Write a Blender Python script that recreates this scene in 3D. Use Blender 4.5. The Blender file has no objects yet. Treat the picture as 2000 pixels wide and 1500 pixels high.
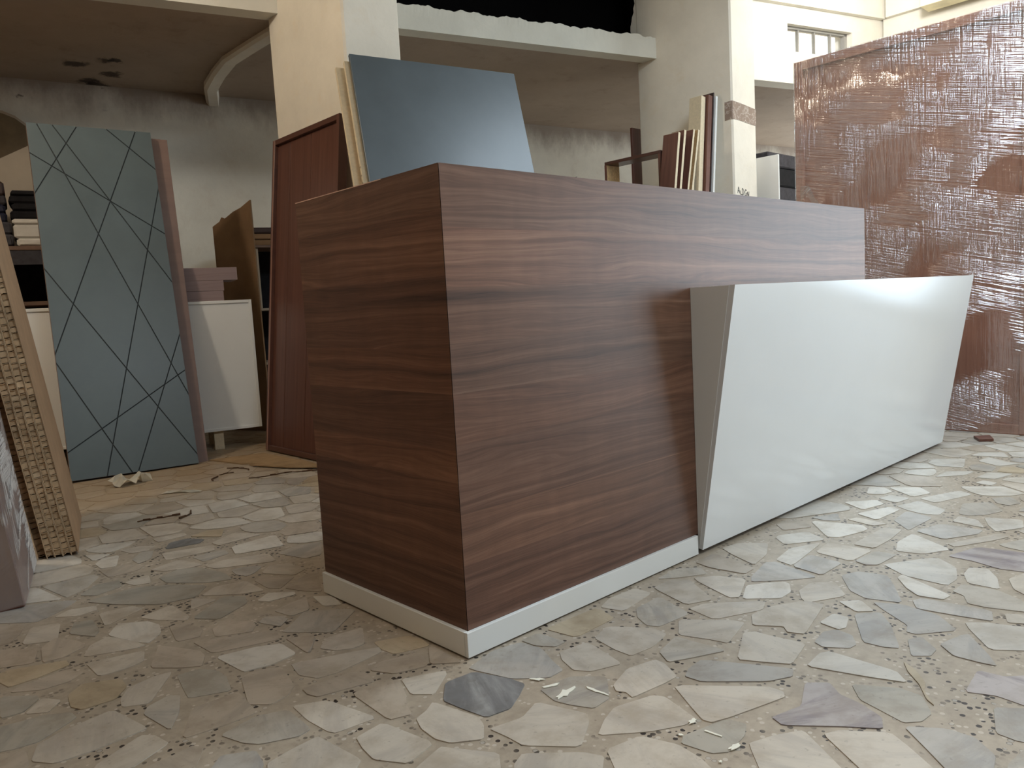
import bpy, bmesh, math, random
from mathutils import Matrix, Vector
random.seed(11)
SC = bpy.context.scene
COL = SC.collection
R = math.radians

# ---------------------------------------------------------------- camera
CAM = Vector((-1.04836, -1.32611, 0.78527))
YAW, PITCH, ROLL = R(42.783), R(-5.708), R(-3.187)
fwd = Vector((math.cos(PITCH)*math.sin(YAW), math.cos(PITCH)*math.cos(YAW), math.sin(PITCH)))
rgt0 = fwd.cross(Vector((0, 0, 1))).normalized(); up0 = rgt0.cross(fwd)
rgt = math.cos(ROLL)*rgt0 + math.sin(ROLL)*up0
upv = -math.sin(ROLL)*rgt0 + math.cos(ROLL)*up0
cam_data = bpy.data.cameras.new('camera')
cam = bpy.data.objects.new('camera', cam_data); COL.objects.link(cam)
m = Matrix((rgt, upv, -fwd)).transposed().to_4x4(); m.translation = CAM
cam.matrix_world = m
cam_data.sensor_width = 36; cam_data.lens = 1506.7/2000*36; cam_data.clip_start = 0.02
SC.camera = cam

# ---------------------------------------------------------------- world, lights, exposure
SC.view_settings.view_transform = 'Standard'; SC.view_settings.look = 'None'
SC.view_settings.exposure = 0.0; SC.view_settings.gamma = 1.0
SC.view_settings.use_curve_mapping = False
W = bpy.data.worlds.new('world'); SC.world = W; W.use_nodes = True
W.node_tree.nodes['Background'].inputs[0].default_value = (0.86, 0.94, 1.0, 1)
W.node_tree.nodes['Background'].inputs[1].default_value = 3.0

def light(name, kind, loc, power, color, target=None, size=None, size_y=None, radius=None):
    d = bpy.data.lights.new(name, kind); d.energy = power; d.color = color
    if kind == 'AREA':
        d.shape = 'RECTANGLE'; d.size = size; d.size_y = size_y or size
    elif radius: d.shadow_soft_size = radius
    o = bpy.data.objects.new(name, d); COL.objects.link(o); o.location = loc
    if target is not None:
        o.rotation_euler = (Vector(target) - Vector(loc)).to_track_quat('-Z', 'Y').to_euler()
    return o
light('daylight_doorway', 'AREA', (6.5, -3.1, 1.4), 115, (0.66, 0.85, 1.0), (0, -3.1, 1.4), 3.2, 2.6)
light('ceiling_tube', 'AREA', (2.95, -0.35, 3.5), 76, (0.74, 0.88, 1.0), (2.95, -0.35, 0), 1.3, 0.6)
light('rear_fill', 'AREA', (0.5, -2.3, 3.5), 62, (0.78, 0.90, 1.0), (0.5, -1.6, 0), 1.4, 0.7)  # unseen fill light added behind the camera to brighten front faces
light('corner_fill', 'POINT', (5.3, 0.9, 3.3), 70, (1.0, 0.98, 0.95), radius=0.1)  # unseen fill light added to brighten the white upper wall
light('warm_bulb', 'POINT', (-1.2, 2.35, 3.06), 84, (1.0, 0.87, 0.71), radius=0.12)

# ---------------------------------------------------------------- material helpers
def lin(c):
    out = []
    for v in c[:3]:
        v /= 255.0
        out.append(v/12.92 if v <= 0.04045 else ((v+0.055)/1.055)**2.4)
    return (*out, 1.0)

class NT:
    """tiny node-graph helper"""
    def __init__(self, name):
        self.m = bpy.data.materials.new(name); self.m.use_nodes = True
        self.t = self.m.node_tree; self.n = self.t.nodes
        self.b = self.n['Principled BSDF']; self.out = self.n['Material Output']
    def node(self, typ, **kw):
        nd = self.n.new(typ)
        for k, v in kw.items(): setattr(nd, k, v)
        return nd
    def link(self, a, b): self.t.links.new(a, b)
    def put(self, sock, v):
        if hasattr(v, 'is_linked'): self.link(v, sock)
        else: sock.default_value = v
    def math(self, op, a, b=None, c=None, clamp=False):
        nd = self.node('ShaderNodeMath', operation=op, use_clamp=clamp)
        for i, v in enumerate((a, b, c)):
            if v is not None: self.put(nd.inputs[i], v)
        return nd.outputs[0]
    def obj(self):
        return self.node('ShaderNodeTexCoord').outputs['Object']
    def pos(self):
        return self.node('ShaderNodeNewGeometry').outputs['Position']
    def sep(self, v):
        nd = self.node('ShaderNodeSeparateXYZ'); self.link(v, nd.inputs[0]); return nd.outputs
    def comb(self, x, y, z):
        nd = self.node('ShaderNodeCombineXYZ')
        for i, v in enumerate((x, y, z)): self.put(nd.inputs[i], v)
        return nd.outputs[0]
    def mapping(self, v, scale=(1, 1, 1), rot=(0, 0, 0), loc=(0, 0, 0)):
        nd = self.node('ShaderNodeMapping'); self.link(v, nd.inputs['Vector'])
        nd.inputs['Scale'].default_value = scale; nd.inputs['Rotation'].default_value = rot
        nd.inputs['Location'].default_value = loc
        return nd.outputs[0]
    def noise(self, v, scale=5, detail=4, rough=.55, dist=0.0):
        nd = self.node('ShaderNodeTexNoise')
        if v is not None: self.link(v, nd.inputs['Vector'])
        nd.inputs['Scale'].default_value = scale; nd.inputs['Detail'].default_value = detail
        nd.inputs['Roughness'].default_value = rough; nd.inputs['Distortion'].default_value = dist
        return nd.outputs['Fac']
    def ramp(self, f, stops):
        nd = self.node('ShaderNodeValToRGB'); self.link(f, nd.inputs[0])
        e = nd.color_ramp.elements
        while len(e) < len(stops): e.new(0.5)
        for el, (p, c) in zip(e, stops):
            el.position = p; el.color = c if len(c) == 4 else lin(c)
        return nd.outputs[0]
    def step(self, f, a, b):
        nd = self.node('ShaderNodeMapRange', interpolation_type='SMOOTHSTEP')
        self.put(nd.inputs[0], f); nd.inputs[1].default_value = a; nd.inputs[2].default_value = b
        return nd.outputs[0]
    def mix(self, f, a, b, mode='MIX'):
        nd = self.node('ShaderNodeMix', data_type='RGBA', blend_type=mode)
        self.put(nd.inputs[0], f); self.put(nd.inputs[6], a); self.put(nd.inputs[7], b)
        return nd.outputs[2]
    def bump(self, h, strength=.2, dist=.002):
        nd = self.node('ShaderNodeBump'); self.link(h, nd.inputs['Height'])
        nd.inputs['Strength'].default_value = strength; nd.inputs['Distance'].default_value = dist
        self.link(nd.outputs[0], self.b.inputs['Normal'])
    def done(self, color, rough=.5, spec=.5, coat=0, coat_rough=.1):
        self.put(self.b.inputs['Base Color'], color)
        self.put(self.b.inputs['Roughness'], rough)
        self.b.inputs['Specular IOR Level'].default_value = spec
        if coat:
            self.b.inputs['Coat Weight'].default_value = coat
            self.b.inputs['Coat Roughness'].default_value = coat_rough
        return self.m

def plain(name, c, rough=.5, var=.08, scale=6, spec=.5, coat=0, bump=0):
    t = NT(name); n = t.noise(t.obj(), scale, 5, .6)
    a = tuple(v*(1-var) for v in c); b = tuple(min(255, v*(1+var)) for v in c)
    if bump: t.bump(t.noise(t.obj(), scale*18, 4, .6), bump, .001)
    return t.done(t.ramp(n, [(.3, a), (.7, b)]), rough, spec, coat)

def plaster(name, c, stain=(120, 96, 78), stain_amt=.35, dirt_z=None, spots=()):
    t = NT(name); p = t.pos()
    n1 = t.noise(p, 1.3, 6, .65); n2 = t.noise(p, 6, 6, .7, .3); n3 = t.noise(p, 40, 4, .6)
    col = t.ramp(n1, [(.3, tuple(v*.9 for v in c)), (.7, c)])
    f = t.math('MULTIPLY', t.step(n2, .52, .75), stain_amt)
    col = t.mix(f, col, lin(stain))
    if dirt_z:                                   # ragged dirt band along the top of the wall
        z = t.sep(p)[2]
        zz = t.math('ADD', z, t.math('MULTIPLY', t.math('SUBTRACT', t.noise(t.mapping(p, (1, 1, .5)), 3.2, 6, .7), .5), .5))
        col = t.mix(t.math('MULTIPLY', t.step(zz, dirt_z[0], dirt_z[1]), .75), col, lin((112, 90, 76)))
        blot = t.math('MULTIPLY', t.step(t.noise(t.mapping(p, (1, 1, 1.8)), 5, 6, .75), .62, .7), t.step(z, dirt_z[0]-.02, dirt_z[1]))
        blot = t.math('MULTIPLY', blot, t.step(t.sep(p)[0], 1.5, .6))
        col = t.mix(blot, col, lin((52, 34, 30)))
    for (sx, sy, sr) in spots:                   # mould spots
        d = t.node('ShaderNodeVectorMath', operation='DISTANCE')
        t.link(t.mapping(p, (1, 1, 0)), d.inputs[0]); d.inputs[1].default_value = (sx, sy, 0)
        dd = t.math('ADD', d.outputs['Value'], t.math('MULTIPLY', t.math('SUBTRACT', t.noise(p, 14, 4, .7), .5), .22))
        col = t.mix(t.math('MULTIPLY', t.step(dd, sr, sr*.35), .85), col, lin((38, 26, 24)))
    hb = t.math('ADD', t.math('MULTIPLY', n3, .35), n2)
    t.bump(hb, .35, .006)
    return t.done(col, .85, .3)

def wood(name, axis, dark, mid, light, plank=None, rough=.38, grain=1.0, spec=.5, offs=0.0, coat=0, tones=None):
    """grain runs along object axis 'axis'; across = the axis given second"""
    t = NT(name); s = t.sep(t.obj()); ia, ic = 'xyz'.index(axis[0]), 'xyz'.index(axis[1])
    u, v = s[ia], t.math('ADD', s[ic], offs)
    if plank:
        idx = 0.0
        for z, _ in tones[1:]: idx = t.math('ADD', idx, t.math('GREATER_THAN', s[ic], z))
        wn = t.node('ShaderNodeTexWhiteNoise', noise_dimensions='1D'); t.link(idx, wn.inputs['W'])
        rnd = wn.outputs['Value']; u = t.math('ADD', u, t.math('MULTIPLY', rnd, 9.0))
        k = t.math('MULTIPLY', idx, 3.7)
    else:
        rnd = None; k = 0.0
    warp = t.noise(t.comb(t.math('MULTIPLY', u, 1.1), t.math('MULTIPLY', v, 7.0), k), 1.0, 3, .5)
    vv = t.math('ADD', v, t.math('MULTIPLY', warp, .11*grain))
    bands = t.noise(t.comb(t.math('MULTIPLY', u, .55), t.math('MULTIPLY', vv, 42.0), k), 1.0, 5, .62, .25)
    fine = t.noise(t.comb(t.math('MULTIPLY', u, 9.0), t.math('MULTIPLY', vv, 420.0), k), 1.0, 3, .6)
    lines = t.math('ABSOLUTE', t.math('SINE', t.math('MULTIPLY', vv, 190.0)))
    lines = t.math('POWER', lines, 6.0)
    g = t.math('ADD', t.math('MULTIPLY', bands, .74), t.math('MULTIPLY', fine, .26))
    col = t.ramp(g, [(.27, dark), (.50, mid), (.76, light)])
    col = t.mix(t.math('MULTIPLY', t.math('MULTIPLY', t.math('SUBTRACT', 1.0, lines), .10), t.step(bands, .4, .62)), col, lin(dark))
    knot = t.noise(t.comb(t.math('MULTIPLY', u, 2.6), t.math('MULTIPLY', v, 9.0), k), 1.0, 2, .5)
    col = t.mix(t.math('MULTIPLY', t.step(knot, .66, .80), .55), col, lin(tuple(q*.75 for q in dark)))
    if plank:
        cr = t.node('ShaderNodeValToRGB'); cr.color_ramp.interpolation = 'CONSTANT'
        t.link(t.math('DIVIDE', s[ic], 1.2), cr.inputs[0]); e = cr.color_ramp.elements
        while len(e) < len(tones): e.new(.5)
        for el, (z, c) in zip(e, tones): el.position = z/1.2; el.color = tuple(q*.74 for q in c) + (1,)
        col = t.mix(1.0, col, cr.outputs[0], 'MULTIPLY')
        col = t.mix(1.0, col, (1.35, 1.35, 1.35, 1), 'MULTIPLY')
        fig = t.noise(t.comb(t.math('MULTIPLY', u, 24.0), t.math('MULTIPLY', v, 5.0), k), 1.0, 2, .5)
        blot = t.noise(t.comb(t.math('MULTIPLY', u, 2.2), t.math('MULTIPLY', v, 6.0), k), 1.0, 3, .55)
        tone = t.math('ADD', .62, t.math('ADD', t.math('MULTIPLY', fig, .26), t.math('MULTIPLY', blot, .5)))
        tc = t.node('ShaderNodeCombineColor')
        for i in range(3): t.link(tone, tc.inputs[i])
        col = t.mix(1.0, col, tc.outputs[0], 'MULTIPLY')
    t.bump(g, .08, .0008)
    return t.done(col, rough, spec, coat)

def stone(name, c, vein, amt=.35, rough=.32):
    t = NT(name); p = t.pos()
    rnd = t.node('ShaderNodeObjectInfo').outputs['Random']
    ang = t.node('ShaderNodeVectorRotate', rotation_type='Z_AXIS'); t.link(p, ang.inputs['Vector'])
    t.link(t.math('MULTIPLY', rnd, 6.0), ang.inputs['Angle'])
    n1 = t.noise(t.mapping(ang.outputs[0], (2, 9, 1)), 1.6, 6, .65, .6)
    n2 = t.noise(p, 9, 5, .65); n3 = t.noise(p, 70, 3, .6)
    col = t.mix(t.math('MULTIPLY', t.step(n1, .44, .66), min(1, amt*1.35)), lin(c), lin(vein))
    col = t.mix(t.math('MULTIPLY', t.step(n2, .42, .70), .7), col, lin((c[0]*.84, c[1]*.81, c[2]*.77)))
    col = t.mix(t.math('MULTIPLY', t.step(n3, .62, .72), .25), col, lin((92, 80, 68)))
    tone = t.math('ADD', .9, t.math('MULTIPLY', rnd, .2)); tc = t.node('ShaderNodeCombineColor')
    for i in range(3): t.link(tone, tc.inputs[i])
    col = t.mix(1.0, col, tc.outputs[0], 'MULTIPLY')
    col = dusty(t, col, p)
    return t.done(col, t.math('ADD', rough, t.math('MULTIPLY', n2, .2)), .45)

def dusty(t, col, p):
    """dry brown sawdust swept up towards the stored boards"""
    s = t.sep(p)
    e = t.math('ADD', t.math('ADD', s[1], t.math('MULTIPLY', s[0], -.25)), t.math('MULTIPLY', t.math('SUBTRACT', t.noise(p, 2.6, 6, .7), .5), 1.6))
    f = t.math('MULTIPLY', t.step(e, 1.6, 2.75), .85)
    return t.mix(f, col, lin((148, 126, 98)))

# ---------------------------------------------------------------- mesh helpers
def tag(o, label=None, cat=None, group=None, kind=None):
    if label: o['label'] = label
    if cat: o['category'] = cat
    if group: o['group'] = group
    if kind: o['kind'] = kind
    return o

def bm_box(bm, lo, hi, bevel=0):
    vs = [bm.verts.new((x, y, z)) for z in (lo[2], hi[2]) for y in (lo[1], hi[1]) for x in (lo[0], hi[0])]
    fs = [bm.faces.new([vs[i] for i in f]) for f in ((0, 2, 3, 1), (4, 5, 7, 6), (0, 1, 5, 4), (2, 6, 7, 3), (0, 4, 6, 2), (1, 3, 7, 5))]
    if bevel:
        es = list({e for f in fs for e in f.edges})
        bmesh.ops.bevel(bm, geom=es, offset=bevel, segments=1, affect='EDGES')

def bm_prism(bm, pts, vec, bevel=0):
    """polygon pts (3-D, CCW seen from the -vec side or not) extruded by vec"""
    a = [bm.verts.new(p) for p in pts]; b = [bm.verts.new(Vector(p)+Vector(vec)) for p in pts]
    n = len(pts)
    bm.faces.new(a[::-1]); bm.faces.new(b)
    for i in range(n): bm.faces.new((a[i], a[(i+1) % n], b[(i+1) % n], b[i]))

def link(name, bm, mat, parent=None, smooth=False):
    bmesh.ops.recalc_face_normals(bm, faces=bm.faces)
    me = bpy.data.meshes.new(name); bm.to_mesh(me); bm.free()
    for mm in (mat if isinstance(mat, (list, tuple)) else [mat]): me.materials.append(mm)
    if smooth:
        for p in me.polygons: p.use_smooth = True
    o = bpy.data.objects.new(name, me); COL.objects.link(o)
    if parent: o.parent = parent
    return o

def box(name, lo, hi, mat, parent=None, bevel=0.0012):
    bm = bmesh.new(); bm_box(bm, lo, hi, bevel); return link(name, bm, mat, parent)

def prism(name, pts, vec, mat, parent=None):
    bm = bmesh.new(); bm_prism(bm, [Vector(p) for p in pts], vec); return link(name, bm, mat, parent)

def frame_matrix(o, yaw=0, lean=0, roll=0, lift=0.0):
    mm = (Matrix.Rotation(R(yaw), 4, 'Z') @ Matrix.Rotation(-R(lean), 4, 'X') @ Matrix.Rotation(-R(roll), 4, 'Y'))
    mm.translation = Vector(o) + Vector((0, 0, lift)); return mm

def thing(name, label, cat, o=(0, 0, 0), yaw=0, lean=0, roll=0, t=0.0, group=None):
    e = bpy.data.objects.new(name, None); COL.objects.link(e); e.empty_display_size = .1
    e.matrix_world = frame_matrix(o, yaw, lean, roll, t*math.sin(R(lean)) if lean > 0 else 0)
    return tag(e, label, cat, group)

def board(name, label, cat, o, yaw, lean, w, t, h, mat, roll=0, group=None, edge=None, bevel=.0012):
    """a single sheet: local x 0..w, thickness y 0..t backwards, z 0..h"""
    if edge is None:
        ob = box(name, (0, 0, 0), (w, t, h), mat, None, bevel)
        ob.matrix_world = frame_matrix(o, yaw, lean, roll, t*math.sin(R(lean)) if lean > 0 else 0)
        return tag(ob, label, cat, group)
    ob = thing(name, label, cat, o, yaw, lean, roll, t, group)
    box('face', (0, 0, 0), (w-.0015, t, h-.0015), mat, ob, 0)
    bm = bmesh.new(); bm_box(bm, (w-.0015, 0, 0), (w, t, h)); bm_box(bm, (0, 0, h-.0015), (w-.0015, t, h))
    link('edge', bm, edge, ob)
    return ob

# ---------------------------------------------------------------- materials
M = {}
M['plaster'] = plaster('plaster_wall', (238, 233, 218), (206, 192, 172), .35, dirt_z=(2.30, 2.62))
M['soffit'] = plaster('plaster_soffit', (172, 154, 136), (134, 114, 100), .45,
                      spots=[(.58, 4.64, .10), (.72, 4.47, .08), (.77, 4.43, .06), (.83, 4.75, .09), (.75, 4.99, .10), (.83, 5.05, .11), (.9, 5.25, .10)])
M['pillar'] = plaster('plaster_pillar', (238, 230, 214), (222, 206, 180), .4)
M['white_plaster'] = plaster('plaster_white', (232, 228, 216), (214, 206, 190), .3)
M['lip'] = plaster('plaster_lip', (226, 222, 208), (200, 194, 178), .35)
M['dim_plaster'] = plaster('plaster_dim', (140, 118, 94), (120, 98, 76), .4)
M['black'] = plain('loft_darkness', (13, 12, 12), .95, spec=.05)  # near-black colour stands in for the darkness of the loft
WAL = ((58, 39, 31), (104, 74, 59), (142, 109, 90))
TF = [(0, (.84, .80, .80)), (.21, (1.05, 1.02, .98)), (.325, (.82, .80, .80)), (.483, (1.02, .98, .95)), (.60, (.90, .92, .92)), (.71, (1.02, 1.02, 1.0)), (.83, (1.28, 1.24, 1.20)), (.965, (1.10, 1.14, 1.16))]
TE = [(0, (.80, .76, .74)), (.19, (.92, .86, .82)), (.40, (1.02, .94, .86)), (.47, (.78, .74, .72)), (.60, (.95, .88, .82)), (.70, (.84, .80, .78)), (.86, (1.0, .96, .92)), (1.0, (.98, 1.0, .98))]
TF = [(z, tuple(q*1.22 for q in c)) for z, c in TF]; TE = [(z, (c[0]*1.10, c[1]*1.07, c[2]*1.03)) for z, c in TE]
M['walnut_x'] = wood('walnut_front', 'xz', *WAL, plank=True, tones=TF, rough=.42, spec=.42)
M['walnut_y'] = wood('walnut_end', 'yz', *WAL, plank=True, tones=TE, rough=.46, spec=.3)
M['mahogany'] = wood('mahogany', 'zx', (70, 45, 37), (96, 63, 52), (118, 82, 69), None, .33)
M['mahogany_x'] = wood('mahogany_rail', 'xz', (64, 41, 34), (88, 58, 48), (110, 76, 64), None, .33)
M['seam'] = plain('pale_seam', (190, 150, 132), .5)
M['white_lam'] = plain('white_laminate', (232, 232, 228), .28, .01, 3, .5)
M['white_gloss'] = plain('white_gloss_panel', (236, 238, 238), .16, .008, 2, .6)
M['dark_slate'] = None

def scratched(name, c, rough, marks):
    t = NT(name); o = t.obj()
    n = t.noise(o, 3, 5, .6)
    col = t.ramp(n, [(.3, tuple(v*.93 for v in c)), (.7, tuple(v*1.05 for v in c))])
    if marks:
        vo = t.node('ShaderNodeTexVoronoi'); t.link(o, vo.inputs['Vector']); vo.inputs['Scale'].default_value = 7
        keep = t.step(t.noise(o, 2.2, 2, .5), .44, .5)
        dot = t.math('MULTIPLY', t.math('LESS_THAN', vo.outputs['Distance'], .05), keep)
        col = t.mix(t.math('MULTIPLY', dot, .75), col, lin((190, 196, 198)))
        scr = t.step(t.noise(t.mapping(o, (40, 1, 5), (0, .5, 0)), 1, 3, .6), .70, .76)
        col = t.mix(t.math('MULTIPLY', scr, .12), col, lin((170, 180, 186)))
    r = t.math('ADD', rough-.05, t.math('MULTIPLY', n, .1))
    return t.done(col, r, .5)
M['dark_slate'] = scratched('slate_laminate', (76, 85, 90), .36, True)
M['groove_face'] = scratched('grey_green_laminate', (82, 93, 95), .38, False)
M['groove'] = plain('groove_dark', (22, 30, 32), .6)
M['pink_edge'] = wood('pinkish_walnut_edge', 'zy', (106, 84, 76), (124, 100, 90), (140, 115, 104), None, .5)
M['mauve'] = wood('mauve_board', 'xz', (124, 105, 104), (144, 123, 121), (158, 138, 135), None, .5)
M['cream_edge'] = plain('chipboard_cream', (210, 194, 164), .7, .04, 60)
M['tan_board'] = plain('raw_chipboard', (176, 142, 96), .75, .12, 70)
M['beige_skin'] = plain('hardboard_skin', (158, 128, 98), .7, .06, 9)
M['honey'] = plain('kraft_paper', (202, 174, 140), .85, .12, 14, .2)
M['honey_dark'] = plain('kraft_paper_dark', (150, 124, 98), .9, .2, 14, .2)  # darker kraft tone for the core fill and the last panel
M['card'] = plain('cardboard', (134, 106, 78), .85, .08, 4, .2)
M['card_floor'] = plain('cardboard_dusty', (150, 124, 92), .9, .1, 8, .2)
M['brown'] = wood('brown_board', 'zx', (84, 53, 43), (108, 70, 58), (130, 88, 74), None, .45)
M['dk_brown'] = plain('dark_brown_board', (52, 34, 28), .5)
M['beige'] = plain('beige_board', (176, 160, 138), .7, .06, 2)
M['olive'] = plain('olive_brown_board', (112, 94, 66), .7, .12, 6)
M['white_paper'] = plain('white_paper', (222, 214, 196), .8)
M['white_box'] = plain('white_carton', (206, 202, 194), .6)
M['grey_box'] = plain('dark_grey_cloth', (66, 64, 68), .8, .15, 30, .2)
M['navy'] = plain('navy_cloth', (34, 36, 54), .7, .2, 25, .3)
M['blk_cloth'] = plain('black_cloth', (26, 25, 27), .8, .3, 25, .2)
M['shelf'] = plain('shelf_board', (112, 88, 72), .6)
M['metal'] = plain('window_steel', (146, 144, 138), .5)
M['tape'] = None
M['ink'] = plain('marker_ink', (70, 68, 66), .8)
M['twig'] = plain('dry_shavings', (84, 58, 36), .9)

t = NT('brown_packing_tape'); n = t.noise(t.mapping(t.pos(), (1, 1, 1)), 16, 5, .6, .6)
M['tape'] = t.done(t.mix(t.math('MULTIPLY', t.step(t.math('ABSOLUTE', t.math('SUBTRACT', n, .5)), .02, .008), .6), lin((142, 122, 108)), lin((214, 204, 194))), .3, .5)

t = NT('terrazzo_joint'); p = t.pos()
vo = t.node('ShaderNodeTexVoronoi'); t.link(p, vo.inputs['Vector']); vo.inputs['Scale'].default_value = 88
cs = t.node('ShaderNodeSeparateColor'); t.link(vo.outputs['Color'], cs.inputs[0])
patch = t.step(t.noise(p, 7, 3, .5), .42, .60)
base = t.ramp(t.noise(p, 22, 5, .7), [(.3, (154, 140, 122)), (.55, (171, 157, 139)), (.75, (182, 167, 148))])
chip = t.math('MULTIPLY', t.math('MULTIPLY', t.math('GREATER_THAN', cs.outputs[0], .70), t.math('LESS_THAN', vo.outputs['Distance'], .46)), patch)
col = t.mix(chip, base, lin((48, 40, 36)))
chip2 = t.math('MULTIPLY', t.math('LESS_THAN', cs.outputs[1], .14), t.math('LESS_THAN', vo.outputs['Distance'], .4))
col = t.mix(t.math('MULTIPLY', chip2, .6), col, lin((206, 196, 182)))
M['terrazzo'] = t.done(dusty(t, col, p), .42, .4)

STONE = {'w': stone('marble_white', (203, 195, 183), (178, 171, 162), .45),
         'c': stone('marble_cream', (194, 183, 168), (168, 158, 147), .5),
         't': stone('marble_tan', (180, 166, 149), (154, 142, 128), .5),
         'y': stone('marble_yellow', (184, 167, 141), (160, 143, 117), .5),
         'g': stone('marble_grey', (180, 171, 158), (150, 143, 135), .6),
         'b': stone('marble_blue_grey', (176, 169, 160), (150, 145, 140), .6),
         'n': stone('marble_green_grey', (168, 160, 147), (144, 139, 129), .6),
         'p': stone('marble_violet', (176, 166, 162), (130, 119, 121), .85),
         'd': stone('marble_slate', (116, 114, 113), (160, 158, 155), .6)}

def film(name, haze=.05, gloss=.19, streak=1.0, horiz=-14, fy=42.0, fz=62.0):
    """clear stretch film: mostly transparent, glossy, creased upright and in slanting bands"""
    t = NT(name); s = t.sep(t.obj())
    def ridge(v): return t.math('POWER', t.math('SUBTRACT', 1.0, t.math('ABSOLUTE', t.math('MULTIPLY', t.math('SUBTRACT', v, .5), 2.6)), clamp=True), 3.0)
    v1 = t.noise(t.comb(t.math('MULTIPLY', s[0], fy), t.math('MULTIPLY', s[1], fy), t.math('MULTIPLY', s[2], 2.2)), 1, 3, .6)
    s2 = t.sep(t.mapping(t.obj(), (1, 1, 1), (R(horiz), 0, 0)))
    v2 = t.noise(t.comb(t.math('MULTIPLY', s2[0], 2.0), t.math('MULTIPLY', s2[1], 1.6), t.math('MULTIPLY', s2[2], fz)), 1, 3, .6)
    where = t.step(t.noise(t.mapping(t.obj(), (1, 1, 1.6)), 2.1, 2, .5), .42, .58)
    w2 = t.step(t.noise(t.mapping(t.obj(), (1, 1, 1.3), loc=(3, 5, 1)), 2.4, 2, .5), .38, .56)
    h = t.math('ADD', t.math('MULTIPLY', ridge(v1), t.math('MAXIMUM', where, .08)), t.math('MULTIPLY', ridge(v2), t.math('MAXIMUM', t.math('MULTIPLY', w2, .9), .06)))
    h = t.math('ADD', h, t.math('MULTIPLY', t.noise(t.obj(), 9, 3, .5), .7))
    bp = t.node('ShaderNodeBump'); t.link(h, bp.inputs['Height']); bp.inputs['Strength'].default_value = streak; bp.inputs['Distance'].default_value = .0045
    tr = t.node('ShaderNodeBsdfTransparent')
    gl = t.node('ShaderNodeBsdfGlossy'); gl.inputs['Roughness'].default_value = .10; t.link(bp.outputs[0], gl.inputs['Normal'])
    df = t.node('ShaderNodeBsdfDiffuse'); df.inputs[0].default_value = (.8, .78, .76, 1); t.link(bp.outputs[0], df.inputs['Normal'])
    m1 = t.node('ShaderNodeMixShader'); m1.inputs[0].default_value = gloss; t.link(tr.outputs[0], m1.inputs[1]); t.link(gl.outputs[0], m1.inputs[2])
    m2 = t.node('ShaderNodeMixShader')
    t.link(t.math('ADD', haze, t.math('MULTIPLY', t.step(h, .75, 1.25), haze*3.2)), m2.inputs[0])
    t.link(m1.outputs[0], m2.inputs[1]); t.link(df.outputs[0], m2.inputs[2])
    t.link(m2.outputs[0], t.out.inputs['Surface'])
    return t.m
M['film'] = film('stretch_film', .04, .21, 1.3)
M['film_milky'] = film('stretch_film_milky', .16, .2, .8, 30)
M['pack_wood'] = wood('wrapped_walnut', 'zy', (142, 94, 74), (168, 116, 94), (186, 138, 114), None, .4)
M['pack_core'] = wood('wrapped_walnut_core', 'zx', (96, 58, 46), (118, 76, 62), (134, 92, 76), None, .45)

t = NT('window_glass')
tr = t.node('ShaderNodeBsdfTransparent'); gl = t.node('ShaderNodeBsdfGlossy'); gl.inputs['Roughness'].default_value = .05
mx = t.node('ShaderNodeMixShader'); mx.inputs[0].default_value = .06
t.link(tr.outputs[0], mx.inputs[1]); t.link(gl.outputs[0], mx.inputs[2]); t.link(mx.outputs[0], t.out.inputs['Surface'])
M['glass'] = t.m

# ---------------------------------------------------------------- room shell
XL, XR, YF = -3.2, 6.64, -5.0
ZS, ZC = 2.60, 3.62
def back(x): return 5.2 - .203*(x-.23)               # back wall line
def edge(x): return 3.074 - .287*(x-1.275)           # mezzanine front edge line
floor = box('floor', (XL, YF, -.12), (8.7, 6.1, -.0025), M['terrazzo'], None, 0)
tag(floor, 'crazy paved floor of pale marble pieces set in brown terrazzo', 'floor', kind='structure')
bm = bmesh.new()
for x0, x1, h_ in ((XL, 4.3, ZC), (4.3, 8.7, 2.72)):
    bm_prism(bm, [Vector((x0, back(x0), 0)), Vector((x1, back(x1), 0)), Vector((x1, back(x1)+.2, 0)), Vector((x0, back(x0)+.2, 0))], (0, 0, h_))
o = link('wall_back', bm, M['plaster'])
tag(o, 'stained plaster back wall under the mezzanine', 'wall', kind='structure')
o = box('wall_left', (XL-.2, YF, 0), (XL, 6.1, ZC), M['dim_plaster'], None, 0); tag(o, 'plain plaster side wall left of the store', 'wall', kind='structure')
def rb(x): return 2.135 - .3057*(x-5.157)            # front line of the right bay
bm = bmesh.new(); bm_box(bm, (XR, YF, 0), (XR+.2, -4.75, ZC)); bm_box(bm, (XR, -4.75, 2.75), (XR+.2, -1.45, ZC)); bm_box(bm, (XR, -1.45, 0), (XR+.2, 1.66, ZC))
o = link('wall_right', bm, M['white_plaster']); tag(o, 'white plaster wall with a wide doorway beyond the wrapped door', 'wall', kind='structure')
o = box('wall_front', (XL, YF-.2, 0), (XR+.2, YF, ZC), M['dim_plaster'], None, 0); tag(o, 'plain plaster wall closing the front of the hall', 'wall', kind='structure')
o = prism('ceiling', [(XL, YF, ZC), (XR+.2, YF, ZC), (6.84, rb(6.84)+.16, ZC), (4.3, rb(4.3)+.16, ZC), (4.3, 6.1, ZC), (XL, 6.1, ZC)], (0, 0, .15), M['white_plaster']); tag(o, 'white plaster ceiling above the hall', 'ceiling', kind='structure')

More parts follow.
